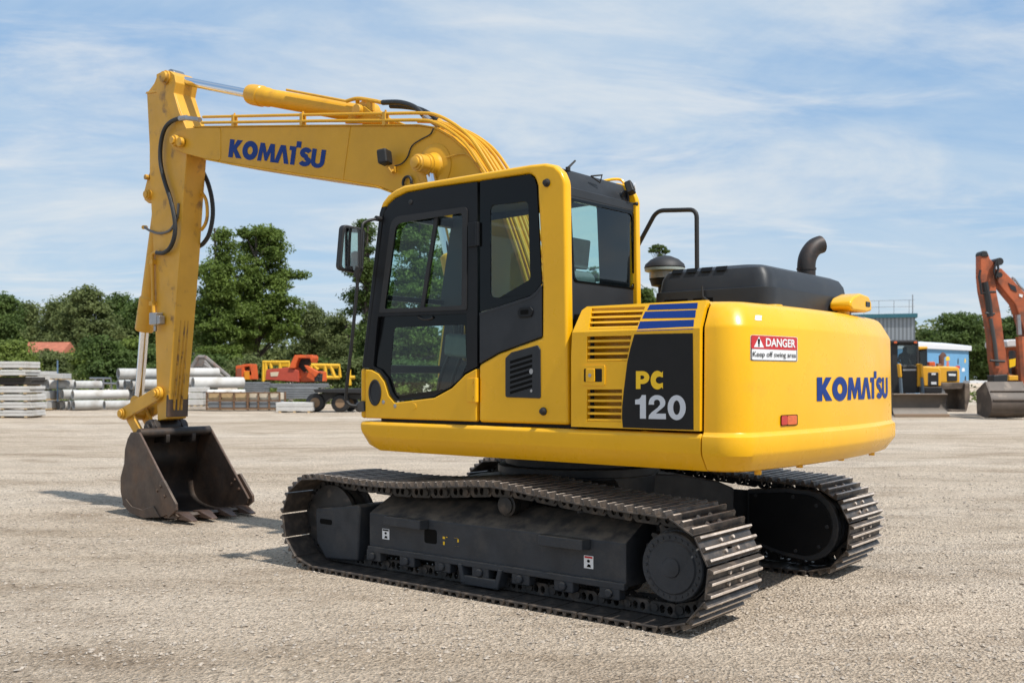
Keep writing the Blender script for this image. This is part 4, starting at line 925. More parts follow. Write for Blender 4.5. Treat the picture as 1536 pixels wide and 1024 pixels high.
    for k in range(nt_*4): a = 2*PI*k/(nt_*4); r = .275 if k % 4 in (0, 1) else .235; pts.append((-1.53+r*math.cos(a), .352+r*math.sin(a)))
    mb.prism(pts, lambda u, v: (u, cyc-.03, v), lambda u, v: (u, cyc+.03, v)); mb.build('sprocket', M['link'], TF, bevel=.004, bseg=1)
    mb = MB(); mb.lathe((-1.53, cyc, .355), (0, s, 0), [(-.15, .21), (-.03, .225), (.05, .225), (.055, .215), (.10, .21), (.102, .203), (.165, .203), (.172, .196), (.173, .160), (.182, .150), (.184, .06), (.192, .055), (.195, .01)], 40)
    for k in range(26):
        a = 2*PI*k/26; c, d = math.cos(a)*.174, math.sin(a)*.174; mb.cyl((-1.53+c, cyc+s*.171, .355+d), (-1.53+c, cyc+s*.179, .355+d), .009, n=6)
    mb.build('final_drive', M['steel'], TF, smooth=30)
    # travel motor guard on the inner side
    g = [(-1.02, .60), (-1.35, .635)]+arc(-1.47, .37, .25, .26, 75, -75, 1)[:0]+arc(-1.50, .365, .245, .265, 80, 280, 14)+[(-1.3, .12), (-1.02, .20)]
    mb = MB(); mb.prism(g, lambda u, v: (u, Y(.86), v), lambda u, v: (u, Y(.80), v)); mb.build('motor_guard', M['steel'], TF, bevel=.012)
    g2 = [(cx__*.9-.13, cz__*.86+.053) for cx__, cz__ in g]; mb = MB(); mb.prism(g2, lambda u, v: (u, Y(.80), v), lambda u, v: (u, Y(.79), v)); mb.build('guard_cover', M['black'], TF, bevel=.004)
    mb = MB()
    for u, v in ((-1.1, .56), (-1.4, .57), (-1.66, .37), (-1.6, .22), (-1.42, .17), (-1.1, .24), (-1.58, .52)): mb.cyl((u, Y(.79), v), (u, Y(.782), v), .014, n=8)
    mb.build('guard_bolts', M['steel'], TF)
    # stickers
    if s > 0:
        for (pa, pb) in (((573.5, 792), (584, 809)), ((876, 832), (890, 853))):
            a, b = XZ([pa, pb], fy+.002); mb = MB(); mb.py([(a[0], a[1]), (b[0], a[1]), (b[0], b[1]), (a[0], b[1])], fy+.001, fy+.003); mb.build('warning_sticker', M['white'], TF)
            h = a[1]-b[1]; w = b[0]-a[0]; mb = MB(); mb.py([(a[0]+w*.08, a[1]-h*.05), (b[0]-w*.08, a[1]-h*.05), (b[0]-w*.08, a[1]-h*.2), (a[0]+w*.08, a[1]-h*.2)], fy+.0035, fy+.0045); mb.build('sticker_band', M['red'] if pa[0] > 800 else M['inky'], TF)
            mb = MB(); mb.py([(a[0]+w*.3, b[1]+h*.1), (a[0]+w*.75, b[1]+h*.1), (a[0]+w*.7, b[1]+h*.3), (a[0]+w*.45, b[1]+h*.35)], fy+.0035, fy+.0045); mb.py(circ(a[0]+w*.5, b[1]+h*.58, w*.16, h*.12, 12), fy+.0035, fy+.0045); mb.build('sticker_pictogram', M['inky'], TF)
        mb = MB()
        for x0, y0, x1, y1 in ((664, 804, 667.5, 808), (664.5, 811.5, 667, 817), (669, 804.5, 671, 806), (681, 806, 687, 807), (681, 818, 688, 819), (686, 808, 688, 813)):
            a, b = XZ([(x0, y0), (x1, y1)], fy+.002); mb.py([(a[0], a[1]), (b[0], a[1]), (b[0], b[1]), (a[0], b[1])], fy+.001, fy+.002)
        mb.build('paint_marks', M['yprint'], TF)
# bolt heads join the shared shoe mesh
bm = bmesh.new(); bm.from_mesh(SHOE.data); n0 = len(bm.verts); vv = [bm.verts.new(v) for v in BOLT.v]
for f in BOLT.f:
    fc = bm.faces.new([vv[i] for i in f]); fc.material_index = 1
bm.to_mesh(SHOE.data); bm.free()
# centre frame, swing ring
mb = MB(); mb.cyl((0, 0, .74), (0, 0, .80), .62, n=40); mb.cyl((0, 0, .80), (0, 0, .86), .56, n=40); mb.cyl((0, 0, .86), (0, 0, .91), .60, n=40); SR = mb.build('swing_ring', M['steel'], EX, bevel=.008)
mb = MB(); mb.cyl((0, 0, .40), (0, 0, .74), .56, .60, n=32)
for sx in (-1, 1):
    for sy in (-1, 1):
        def rg(x, y, hw, z0, z1, dx, dy):
            nx, ny = -dy, dx
            return [(x+nx*hw, y+ny*hw, z0), (x-nx*hw, y-ny*hw, z0), (x-nx*hw, y-ny*hw, z1), (x+nx*hw, y+ny*hw, z1)]
        d = Vector((sx*.62, sy*.78)).normalized()
        mb.loft([rg(sx*.25, sy*.25, .2, .36, .735, d.x, d.y), rg(sx*.5, sy*.52, .17, .32, .72, d.x, d.y), rg(sx*.72, sy*.78, .15, .25, .66, d.x, d.y), rg(sx*.80, sy*.90, .15, .22, .60, d.x, d.y)])
mb.build('centre_frame', M['steel'], EX, bevel=.015)
# ================================================================== GROUND
def gmat():
    m = bpy.data.materials.new('packed_gravel'); m.use_nodes = True; nt = m.node_tree; N, L = nt.nodes, nt.links; b = N['Principled BSDF']
    tc = N.new('ShaderNodeTexCoord')
    def noi(sc, det, stretch=(1, 1, 1), rough=.6, rz=0.0):
        mp = N.new('ShaderNodeMapping'); mp.inputs['Scale'].default_value = stretch; mp.inputs['Rotation'].default_value = (0, 0, rz); L.new(tc.outputs['Object'], mp.inputs[0])
        n = N.new('ShaderNodeTexNoise'); n.inputs['Scale'].default_value = sc; n.inputs['Detail'].default_value = det; n.inputs['Roughness'].default_value = rough; L.new(mp.outputs[0], n.inputs['Vector']); return n.outputs[0]
    def ramp(src, stops):
        r = N.new('ShaderNodeValToRGB'); cr = r.color_ramp
        while len(cr.elements) < len(stops): cr.elements.new(.5)
        for e, (p, c) in zip(cr.elements, stops): e.position = p; e.color = (*c, 1)
        L.new(src, r.inputs[0]); return r.outputs[0]
    def mix(f, a, c, mode='MIX'):
        x = N.new('ShaderNodeMix'); x.data_type = 'RGBA'; x.blend_type = mode
        if isinstance(f, float): x.inputs[0].default_value = f
        else: L.new(f, x.inputs[0])
        L.new(a, x.inputs[6]); L.new(c, x.inputs[7]); return x.outputs[2]
    big = ramp(noi(.22, 5, (.35, 1, 1), .55, .12), [(.3, (.45, .36, .265)), (.5, (.57, .475, .37)), (.68, (.64, .555, .455))])
    med = ramp(noi(1.6, 8, (.45, 1, 1), .65, -.15), [(.30, (.68, .64, .60)), (.49, (1, 1, 1)), (.72, (1.12, 1.12, 1.12))])
    col = mix(1.0, big, med, 'MULTIPLY')
    ruts = ramp(noi(.9, 6, (.07, 1, 1), .6, .22), [(.36, (.72, .68, .63)), (.5, (1, 1, 1)), (.66, (1.08, 1.08, 1.08))]); col = mix(.40, col, ruts, 'MULTIPLY')
    fine = ramp(noi(26, 6, (1, 1, 1), .7), [(.34, (.38, .35, .32)), (.45, (.95, .95, .95)), (.64, (1.30, 1.30, 1.31))])
    col = mix(.85, col, fine, 'MULTIPLY')
    v = N.new('ShaderNodeTexVoronoi'); v.inputs['Scale'].default_value = 55; L.new(tc.outputs['Object'], v.inputs['Vector'])
    grain = ramp(v.outputs['Color'], [(.0, (.58, .56, .54)), (.4, (1, 1, 1)), (1, (1.25, 1.25, 1.25))]); col = mix(.8, col, grain, 'MULTIPLY')
    L.new(col, b.inputs['Base Color']); b.inputs['Roughness'].default_value = .93; b.inputs['Specular IOR Level'].default_value = .2
    ad = N.new('ShaderNodeMath'); ad.operation = 'ADD'; L.new(noi(40, 8, (1, 1, 1), .75), ad.inputs[0])
    ad2 = N.new('ShaderNodeMath'); ad2.operation = 'MULTIPLY_ADD'; ad2.inputs[1].default_value = 2.2; L.new(noi(7, 6, (.6, 1, 1), .6), ad2.inputs[0]); L.new(ad.outputs[0], ad2.inputs[2]); L.new(v.outputs['Distance'], ad.inputs[1])
    bp = N.new('ShaderNodeBump'); bp.inputs['Strength'].default_value = 1.0; bp.inputs['Distance'].default_value = .03; L.new(ad2.outputs[0], bp.inputs['Height']); L.new(bp.outputs[0], b.inputs['Normal'])
    return m
def gh(x, y):
    """height of the ground: ruts and small swells, flat under the machine's tracks"""
    d = math.hypot(x-OX, y-OY); k = min(1, max(0, (d-2.6)/2.0)); k *= max(0, min(1, (60-y)/30.0))
    r = .035*noise.noise((x*.18, y*.75, 3))+.018*noise.noise((x*.5, y*1.6, 7))+.010*noise.noise((x*2.2, y*2.6, 1))
    f = .004*noise.noise((x*9, y*9, 2)) if y < 14 else 0
    return min(r, .03)*k-.002*(1-k)+f*min(1, k+.3)-.006*k
def axis(dense0, dense1, step, lo, hi, g=1.16):
    a = list(np.arange(dense0, dense1+1e-6, step)); s = step; p = dense0; left = []
    while p > lo: s *= g; p -= s; left.append(p)
    s = step; p = dense1; right = []
    while p < hi: s *= g; p += s; right.append(p)
    return left[::-1]+a+right
gx = axis(-6.5, 5.0, .05, -420, 420); gy = axis(3.0, 16.0, .05, -160, 900)
mb = MB(); nx, ny = len(gx), len(gy)
mb.v = [(x, y, gh(x, y)) for y in gy for x in gx]
mb.f = [(j*nx+i, j*nx+i+1, (j+1)*nx+i+1, (j+1)*nx+i) for j in range(ny-1) for i in range(nx-1)]
GR = mb.build('ground', gmat(), recalc=False, smooth=0); GR.data.shade_smooth(); tag(GR, kind='structure')
# loose stones
rg = np.random.default_rng(3); mb = MB(); V = []; Fc = []
for k in range(42000):
    D = 3.6+12*rg.random()**1.7; x = (rg.random()-.5)*D*1.15
    if noise.noise((x*.5, D*1.3, 5))+.55*rg.random() < .12: continue
    s = .0035+.013*rg.random()**3.2
    if rg.random() < .004: s *= 2.0
    z = gh(x, D)
    n = len(V); R_ = rg.normal(size=(6, 3))*.22
    base = np.array([(1, 0, 0), (-1, 0, 0), (0, 1, 0), (0, -1, 0), (0, 0, .75), (0, 0, -.75)])+R_
    a = rg.random()*6.28; c_, s_ = math.cos(a), math.sin(a)
    for q in base: V.append((x+s*(q[0]*c_-q[1]*s_), D+s*(q[0]*s_+q[1]*c_), z+s*(q[2]*.8+.25)))
    for f in ((0,2,4),(2,1,4),(1,3,4),(3,0,4),(2,0,5),(1,2,5),(3,1,5),(0,3,5)): Fc.append(tuple(i+n for i in f))
mb.v, mb.f = V, Fc
GV = mb.build('gravel', mat('gravel_stones', (.40, .345, .285), .9, var=.35, vscale=30, col2=(.22, .19, .16), c2amt=.8, c2scale=25, c2edge=(.5, .6)), recalc=False, smooth=0); tag(GV, kind='stuff')

# ================================================================== TREES
def leafmat(name, c0, c1, trans=.42):
    m = bpy.data.materials.new(name); m.use_nodes = True; nt = m.node_tree; N, L = nt.nodes, nt.links; b = N['Principled BSDF']; out = N['Material Output']
    tc = N.new('ShaderNodeTexCoord'); n1 = N.new('ShaderNodeTexNoise'); n1.inputs['Scale'].default_value = .7; n1.inputs['Detail'].default_value = 8; n1.inputs['Roughness'].default_value = .7; L.new(tc.outputs['Object'], n1.inputs['Vector'])
    r = N.new('ShaderNodeValToRGB'); r.color_ramp.elements[0].position = .35; r.color_ramp.elements[1].position = .66; r.color_ramp.elements[0].color = (*c0, 1); r.color_ramp.elements[1].color = (*c1, 1); L.new(n1.outputs[0], r.inputs[0])
    L.new(r.outputs[0], b.inputs['Base Color']); b.inputs['Roughness'].default_value = .6; b.inputs['Specular IOR Level'].default_value = .3
    t = N.new('ShaderNodeBsdfTranslucent'); L.new(r.outputs[0], t.inputs[0]); mx = N.new('ShaderNodeMixShader'); mx.inputs[0].default_value = trans
    L.new(b.outputs[0], mx.inputs[1]); L.new(t.outputs[0], mx.inputs[2]); L.new(mx.outputs[0], out.inputs[0]); return m
LM = [leafmat('oak_leaves', (.072, .115, .020), (.195, .270, .055)), leafmat('dark_leaves', (.055, .094, .024), (.142, .205, .052)), leafmat('light_leaves', (.10, .148, .030), (.250, .315, .068)), leafmat('dull_leaves', (.090, .120, .040), (.200, .240, .085))]
BARK = mat('bark', (.05, .04, .032), .9, var=.4, vscale=5, bump=.6, bscale=9)
def crown(blobs, ncl, nleaf, size, seed, cl=(.55, 1.1)):
    """leaf clumps filling a union of ellipsoids (cx,cy,cz,rx,ry,rz)"""
    r = np.random.default_rng(seed); P = []; Nn = []; Sz = []; cen = []
    ncl = int(ncl*1.9); cl = (cl[0]*.62, cl[1]*.78)
    wts = np.array([b[3]*b[4]*b[5] for b in blobs])**.7; wts /= wts.sum()
    for k in range(ncl):
        b = blobs[r.choice(len(blobs), p=wts)]
        d = r.normal(size=3); d /= np.linalg.norm(d); rad = r.random()**.42*(.85+.3*r.random())
        c = np.array(b[:3])+d*np.array(b[3:])*rad*.92
        cr = r.uniform(*cl); n = int(1.35*nleaf*(.6+.8*r.random())); cen.append(c)
        dd = r.normal(size=(n, 3)); dd /= np.linalg.norm(dd, axis=1)[:, None]
        rr_ = cr*(r.random(n)**.5)[:, None]; pp = c+dd*rr_*np.array([1.25, 1.25, .62])*r.uniform(.75, 1.25, size=3)
        P.append(pp); nn = dd*.7+r.normal(size=(n, 3))*.6+np.array([0, 0, .55]); Nn.append(nn); Sz.append(size*.66*(.6+.8*r.random(n)))
    P = np.concatenate(P); Nn = np.concatenate(Nn); Sz = np.concatenate(Sz)
    Nn /= np.linalg.norm(Nn, axis=1)[:, None]
    t = np.cross(Nn, r.normal(size=Nn.shape)); t /= np.linalg.norm(t, axis=1)[:, None]; u = np.cross(Nn, t)
    s = Sz[:, None]; droop = Nn*s*.18
    v = np.stack([P-t*s*.62, P+u*s*.36+droop, P+t*s*.62, P-u*s*.36+droop], axis=1).reshape(-1, 3)
    n = len(P); f = np.arange(4*n).reshape(n, 4)
    return v.tolist(), f.tolist(), cen
def tree(px, D, blobs, lm, label, ncl=70, nleaf=110, size=.26, seed=1, group=None, trunk=(.22, .10), cl=(.55, 1.1), lean=0, name='tree', cat='tree'):
    base = W(px, HYP, D); base.z = 0
    t = empty(name, base); tag(t, label, cat, group)
    v, f, cen = crown(blobs, ncl, nleaf, size, seed, cl); mb = MB(); mb.v, mb.f = v, f
    mb.build('crown', LM[lm], t, recalc=False, smooth=0)
    r = random.Random(seed); zt = max(b[2]+b[5]*.4 for b in blobs); mb = MB()
    mb.tube(spline([(0, 0, -.1), (.1*r.uniform(-1, 1)+lean*.3, .1, zt*.3), (lean*.6+r.uniform(-.2, .2), .1, zt*.65), (lean, 0, zt)], 4), [trunk[0]*(1-.75*i/12) for i in range(13)], 8)
    for k in range(min(26, len(cen))):
        c = cen[int(r.random()*len(cen))]; z0 = min(max(c[2]-1.2-abs(c[0])*.5, zt*.22), zt*.9); x0 = lean*z0/zt
        mb.tube(spline([(x0, 0, z0), ((x0+c[0])*.5, c[1]*.5, (z0+c[2])*.5+.1), tuple(c)], 3), [trunk[1]*(1-.8*i/6) for i in range(7)], 5)
    mb.build('trunk', BARK, t); return t
def tb(D, px0, lst):
    """crown blobs from pixel ellipses (cx, cy, rx, ry) seen at distance D"""
    s = D/FPX; return [((cx-px0)*s, 0 if i % 2 else .6, CAMH-(cy-HYP)*s, rx*s, rx*s*.85, ry*s) for i, (cx, cy, rx, ry) in enumerate(lst)]
# the big broadleaf trees between arm and cab
D = 74
tree(384, D, tb(D, 384, [(392, 372, 36, 40), (372, 420, 52, 42), (420, 410, 34, 26), (380, 480, 62, 48), (400, 350, 18, 20), (425, 470, 32, 40), (372, 350, 16, 18)]), 0, 'tall broad oak tree with dark trunk behind the orange machines', 130, 130, .27, 11, trunk=(.28, .12))
D = 70
tree(322, D, tb(D, 322, [(332, 372, 18, 34), (322, 420, 36, 40), (318, 480, 46, 50), (330, 540, 44, 26), (330, 348, 9, 14)]), 0, 'tall leafy tree right beside the upright yellow arm', 95, 120, .26, 12)
D = 80
tree(470, D, tb(D, 470, [(462, 480, 26, 26), (480, 510, 40, 44), (455, 545, 40, 30)]), 3, 'lower dull green tree behind the yellow cage frames', 70, 110, .27, 13)
tree(520, D-4, tb(D-4, 520, [(508, 500, 24, 34), (520, 540, 30, 36)]), 3, 'lower dull green tree behind the black flatbed trailer', 55, 110, .27, 14)
D = 66
tree(552, D, tb(D, 552, [(540, 350, 15, 26), (545, 395, 26, 34), (556, 450, 34, 46), (560, 520, 36, 50), (532, 372, 12, 18)]), 1, 'slim tall tree showing around the black side mirror', 95, 115, .25, 15)
D = 68
tree(630, D, tb(D, 630, [(622, 350, 40, 50), (630, 430, 56, 60), (620, 520, 60, 50)]), 0, 'leafy tree seen through the front part of the cab door glass', 110, 115, .27, 16)
tree(708, D+4, tb(D+4, 708, [(690, 390, 36, 46), (705, 470, 46, 60), (700, 540, 50, 40)]), 2, 'paler tree seen through the glass near the driver seat', 90, 110, .27, 17)
# left belt
belt = [(-10, 100, 0, 470, 34, 46, 1, 'dark tree in the wooded belt at the left edge'), (38, 112, 38, 480, 22, 34, 3, 'thin dull tree in the belt left of the orange roof'), (82, 96, 84, 475, 36, 42, 3, 'dull green tree in the belt above the orange roof'), (128, 92, 126, 462, 40, 50, 3, 'widest grey green tree in the left belt above the pipes'), (172, 100, 170, 470, 34, 50, 1, 'dark green tree in the belt left of the yellow arm'), (212, 96, 210, 478, 36, 50, 1, 'dark green tree standing behind the yellow arm')]
for i, (px, D, cx, cy, rx, ry, lm, lab) in enumerate(belt):
    tree(px, D, tb(D, px, [(cx, cy, rx*.85, ry*.62), (cx+rx*.4, cy+38, rx, ry), (cx-rx*.5, cy+48, rx*.9, ry), (cx+4, cy-ry*.30, rx*.42, ry*.42)]), lm, lab, 80, 90, .36, 30+i, group='trees of the wooded belt', cl=(.8, 1.5))
low = [(14, 66, 545, 26, 34, 2, 'bright bush behind the slab stacks at the left edge'), (66, 70, 553, 34, 26, 3, 'grey green bush above the concrete pipes'), (118, 72, 552, 30, 26, 2, 'bright green bush above the concrete pipes'), (152, 62, 540, 36, 38, 1, 'dark bush right of the orange roof above the pipes'), (190, 66, 545, 34, 36, 2, 'bright bush beside the yellow arm'), (225, 64, 548, 36, 34, 1, 'dark bush behind the yellow arm')]
for i, (px, D, cy, rx, ry, lm, lab) in enumerate(low):
    tree(px, D, tb(D, px, [(px, cy, rx, ry), (px+rx*.5, cy+16, rx*.8, ry*.8), (px-rx*.3, cy-ry*.45, rx*.5, ry*.5)]), lm, lab, 55, 100, .27, 50+i, trunk=(.1, .05), group='bushes behind the storage rows', name='bush', cat='bush')
for i, (px, D, cy, rx, ry, lab) in enumerate(((300, 62, 560, 40, 26, 'dark bush behind the tripod frame'), (372, 60, 562, 40, 24, 'dark bush behind the small orange cab'), (450, 64, 565, 46, 26, 'dark bush behind the red machine'), (520, 60, 566, 40, 26, 'dark bush behind the flatbed trailer'), (600, 58, 566, 50, 26, 'dark bush seen low through the cab door'), (680, 60, 566, 50, 26, 'dark bush seen low beside the seat'))):
    tree(px, D, tb(D, px, [(px, cy, rx, ry), (px+rx*.4, cy-8, rx*.6, ry*.8)]), 1 if i % 2 == 0 else 3, lab, 45, 90, .26, 70+i, trunk=(.08, .04), group='bushes behind the storage rows', name='bush', cat='bush')
# small pines beyond the machine
D = 95
tree(990, D, tb(D, 990, [(990, 370, 15, 4), (981, 376, 10, 2.5), (1000, 376, 9, 2.5), (990, 383, 5, 2)]), 1, 'flat topped pine showing above the black pre-cleaner', 44, 50, .15, 80, trunk=(.13, .05), cl=(.12, .24), name='pine_tree')
tree(892, D, tb(D, 892, [(892, 404, 9, 7), (886, 414, 14, 7), (900, 420, 12, 7), (890, 430, 16, 8)]), 1, 'small pine seen through the rear cab window', 46, 50, .16, 81, trunk=(.13, .05), cl=(.14, .28), name='pine_tree')
tree(935, D, tb(D, 935, [(935, 440, 34, 18), (955, 448, 30, 18), (915, 452, 30, 14)]), 1, 'low dark tree along the bottom of the rear cab window', 45, 80, .34, 82)
tree(978, D, tb(D, 978, [(974, 452, 16, 14), (985, 470, 20, 20)]), 2, 'small green tree just right of the cab rear pillar', 30, 70, .34, 83)
# right side
D = 88
tree(1440, D, tb(D, 1440, [(1442, 492, 34, 26), (1425, 525, 34, 32), (1460, 530, 36, 34), (1438, 480, 22, 16)]), 1, 'big round dark tree behind the blue shed', 90, 115, .30, 90, cl=(.7, 1.3))
tree(1500, D+6, tb(D+6, 1500, [(1500, 525, 34, 36), (1478, 545, 30, 30)]), 1, 'dark tree behind the arm of the orange excavator', 60, 110, .32, 91, cl=(.7, 1.3))
tree(1536, D, tb(D, 1536, [(1530, 500, 30, 38), (1545, 540, 40, 40)]), 1, 'dark tree at the right edge behind the orange boom', 60, 110, .30, 92, cl=(.7, 1.3))
tree(1398, D+10, tb(D+10, 1398, [(1396, 520, 10, 30), (1402, 545, 16, 24)]), 1, 'narrow dark tree between grey tower and blue shed', 34, 90, .3, 93, cl=(.5, .9))
# far wood that reads as one mass
r = np.random.default_rng(5); bl = []
for k in range(46):
    x = -150+k*7.2+r.uniform(-2, 2); bl.append((x, 165+r.uniform(-8, 8), 4.5+r.uniform(-1, 1.5), 6.5, 5, 4.5+r.uniform(0, 2.2)))
v, f, _ = crown(bl, 620, 110, 1.0, 6, cl=(2.6, 4.6)); mb = MB(); mb.v, mb.f = v, f; tag(mb.build('far_wood', LM[3], recalc=False, smooth=0), kind='stuff')
# scrub along the back of the yard
mb = MB(); v, f, _ = crown([(x, 58+r.uniform(-2, 2), .3, 2.2, 1.4, .7+r.uniform(0, .5)) for x in np.arange(-36, 0, 1.9)]+[(x, 62+r.uniform(-2, 2), .3, 2.2, 1.4, .7) for x in np.arange(14, 40, 2.2)], 260, 60, .2, 8, cl=(.3, .7)); mb.v, mb.f = v, f; tag(mb.build('scrub', LM[2], recalc=False, smooth=0), kind='stuff')

# ================================================================== STORAGE YARD
CON = mat('concrete', (.40, .40, .39), .85, var=.15, vscale=2.5, col2=(.24, .20, .16), c2amt=.5, c2scale=1.6, c2edge=(.52, .72), bump=.2, bscale=30)
CON2 = mat('pale_concrete', (.50, .49, .47), .85, var=.12, vscale=2, col2=(.3, .26, .2), c2amt=.5, c2scale=1.3, c2edge=(.55, .75), bump=.2, bscale=30)
BORESH = mat('bore_shade', (.16, .16, .16), .9)
WOOD = mat('timber', (.45, .32, .17), .75, var=.25, vscale=4)
WOODP = mat('pale_timber', (.56, .49, .38), .8, var=.2, vscale=4)
BROWN = mat('brown_battens', (.16, .09, .05), .85, var=.3)
GREYB = mat('grey_beams', (.17, .18, .19), .6, var=.2, vscale=4)
BLKM = mat('black_machine_paint', (.015, .015, .016), .5, var=.2)
ORG = mat('orange_machine_paint', (.62, .10, .018), .5, var=.12, vscale=3, col2=(.22, .06, .03), c2amt=.5, c2scale=2.5)
RUSTO = mat('rusty_orange_paint', (.40, .095, .032), .65, var=.25, vscale=2, col2=(.13, .05, .028), c2amt=.85, c2scale=1.6, c2edge=(.42, .65))
YEL2 = mat('loader_yellow_paint', (.72, .36, .02), .45, var=.1, vscale=3)
def pipe(px0, px1, pyc, dpx, D, label, group, yaw=None, m=None):
    r_ = dpx*D/FPX/2; a = W(px0, pyc, D); yaw = math.atan2(-a.x, D)+.33 if yaw is None else yaw
    k1 = (px1-CXP)/FPX; L_ = (k1*D-a.x)/(math.cos(yaw)-k1*math.sin(yaw))      # reaches the pixel column px1
    t = empty('concrete_pipe', a, yaw); tag(t, label, 'pipe', group)
    mb = MB(); n = 24; ri = r_*.80; vs = []
    for x, rr_ in ((0, r_), (L_, r_), (L_, ri), (0, ri)):
        for k in range(n): g = 2*PI*k/n; vs.append((x, rr_*math.cos(g), rr_*math.sin(g)))
    fs = [(q*n+k, q*n+(k+1) % n, ((q+1) % 4)*n+(k+1) % n, ((q+1) % 4)*n+k) for q in range(4) for k in range(n)]
    mb.add(vs, fs); mb.build('pipe_wall', m or CON, t, smooth=40)
    mb = MB(); mb.cyl((L_*.35, 0, 0), (L_*.36, 0, 0), ri*.99, n=24); mb.build('bore_shade_disc', BORESH, t)  # dark disc closes the bore, standing in for the shade inside
    return t
o5, s5 = (0, 520), 220/1536
def p5(x0, x1, yc, d, D, lab, g, **k): return pipe(o5[0]+x0*s5, o5[0]+x1*s5, o5[1]+yc*s5, d*s5, D, lab, g, **k)
G1 = 'concrete pipes stacked left of the arm'
for k, x in enumerate((505, 560, 612, 668, 722)): p5(x, x+300, 614-k*1.0, 104, 47.6-k*.22, 'short grey pipe end in the bottom row of the pipe stack', G1)
p5(770, 1085, 610, 100, 46.3, 'long grey pipe at the front of the bottom row', G1); p5(1092, 1380, 608, 92, 46.4, 'rightmost grey pipe of the bottom row near the bucket link', G1)
p5(500, 640, 502, 92, 47.2, 'leftmost pale pipe of the middle row', G1); p5(598, 760, 498, 104, 47.0, 'second pipe from the left in the middle row', G1); p5(652, 800, 498, 104, 46.8, 'third pipe from the left in the middle row', G1)
p5(760, 1335, 502, 100, 46.5, 'long brown stained pipe of the middle row', G1, m=CON2)
p5(360, 505, 395, 104, 46.9, 'short pipe at the left end of the upper row', G1); p5(500, 775, 394, 98, 46.8, 'longer pipe in the middle of the upper row', G1); p5(785, 1058, 396, 82, 46.8, 'right pipe of the upper row', G1)
G2 = 'concrete pipes stacked behind the arm'
p5(1238, 1780, 282, 112, 48, 'top pipe lying on the stack behind the arm', G2)
for k, x in enumerate((1235, 1308, 1375, 1490)): p5(x, x+420, 398-k*2, 104, 49.2-k*.35, 'pipe end in the row under the top pipe behind the arm', G2)
for k, x in enumerate((1330, 1400, 1480)): p5(x, x+420, 500-k*2, 100, 49-k*.35, 'pipe end in the lowest row behind the arm', G2)
o2, s2 = (260, 480), 300/1536
def q2(pts): return [(o2[0]+a*s2, o2[1]+b*s2) for a, b in pts]
def p2_(x0, x1, yc, d, D, lab, g, **k): return pipe(o2[0]+x0*s2, o2[0]+x1*s2, o2[1]+yc*s2, d*s2, D, lab, g, **k)
p2_(-60, 345, 402, 74, 47.5, 'upper grey pipe with rusty stain right of the arm', G2, m=CON2); p2_(-40, 150, 478, 84, 46.9, 'short grey pipe beside the arm below the stained pipe', G2); p2_(150, 535, 480, 86, 46.8, 'large pale pipe right of the arm above the blocks', G2, m=CON2)
p2_(225, 545, 556, 46, 46.6, 'thin pale pipe above the timber crates', G2, m=CON2)
# slab bundles on pallets at the left edge
def block(px0, px1, py0, py1, D, depth, name, cat, label, group, m, parts=2, battens=True, yaw=.0, bm_=None, horiz=True):
    a, b = W(px0, py1, D), W(px1, py0, D); c = Vector(((a.x+b.x)/2, D+depth/2, a.z)); w = b.x-a.x; h = b.z-a.z
    t = empty(name, c, yaw); tag(t, label, cat, group); bh = h*.16 if battens else 0
    for k in range(parts):
        z0 = bh+(h-bh)*k/parts; z1 = bh+(h-bh)*(k+1)/parts-h*.025; mb = MB(); j = random.uniform(-.02, .02)*w
        mb.bb(-w/2+j, w/2+j, -depth/2, depth/2, z0, z1); mb.build('slab' if m in (CON, CON2) else 'stack_layer', m, t, bevel=.02)
    if battens:
        for x in (-w*.4, 0, w*.4):
            mb = MB(); mb.bb(x-.05, x+.05, -depth/2-.02, depth/2+.02, 0, bh); mb.build('batten', bm_ or WOOD, t)
    return t
G3 = 'concrete slab bundles stacked at the left edge'
lay = [(740, 662, 330, 'bottom slab bundle on the ground in the left stack'), (657, 578, 328, 'second slab bundle from the ground in the left stack'), (575, 497, 328, 'third slab bundle from the ground in the left stack'), (493, 412, 322, 'fourth slab bundle under the dark gap in the left stack'), (310, 238, 272, 'slab bundle just above the dark gap in the left stack'), (234, 152, 274, 'topmost slab bundle of the left stack')]
for y1, y0, xr, lab in lay: block(-40, xr*s5, 520+y0*s5, 520+y1*s5, 37.4, 1.2, 'slab_bundle', 'concrete slabs', lab, G3, CON2, 2, True)
block(-40, 325*s5, 520+315*s5, 520+412*s5, 37.6, 1.1, 'gap_shade_fill', 'timber', 'dark fill on battens for the shade in the gap of the left slab stack', None, mat('gap_shade', (.035, .03, .026), .9), 2, True)  # shade of the gap built as near-black layers; only the battens are wood
G4 = 'concrete blocks beside the slab stack'
for x0, x1, y0, y1, lab in ((268, 345, 258, 345, 'pale square block at the top beside the slab stack'), (388, 492, 462, 560, 'square concrete block in the middle left of the pipe stack'), (388, 490, 574, 660, 'square concrete block at the bottom left of the pipe stack'), (522, 648, 278, 345, 'flat pale concrete block on the top pipes')):
    t = block(x0*s5, x1*s5, 520+y0*s5, 520+y1*s5, 46.2, 1.0, 'concrete_block', 'concrete block', lab, G4, CON, 1, True)
t = block(355*s5, 515*s5, 520+255*s5, 520+345*s5, 46.8, .8, 'strapped_bundle', 'bundle', 'pale wrapped bundle with blue strap on the top pipes', None, CON2, 2, False)
mb = MB(); mb.bb(.72, .78, -.43, -.405, -1.0, .9); mb.build('strap', mat('blue_strap', (.1, .16, .25), .6), t)
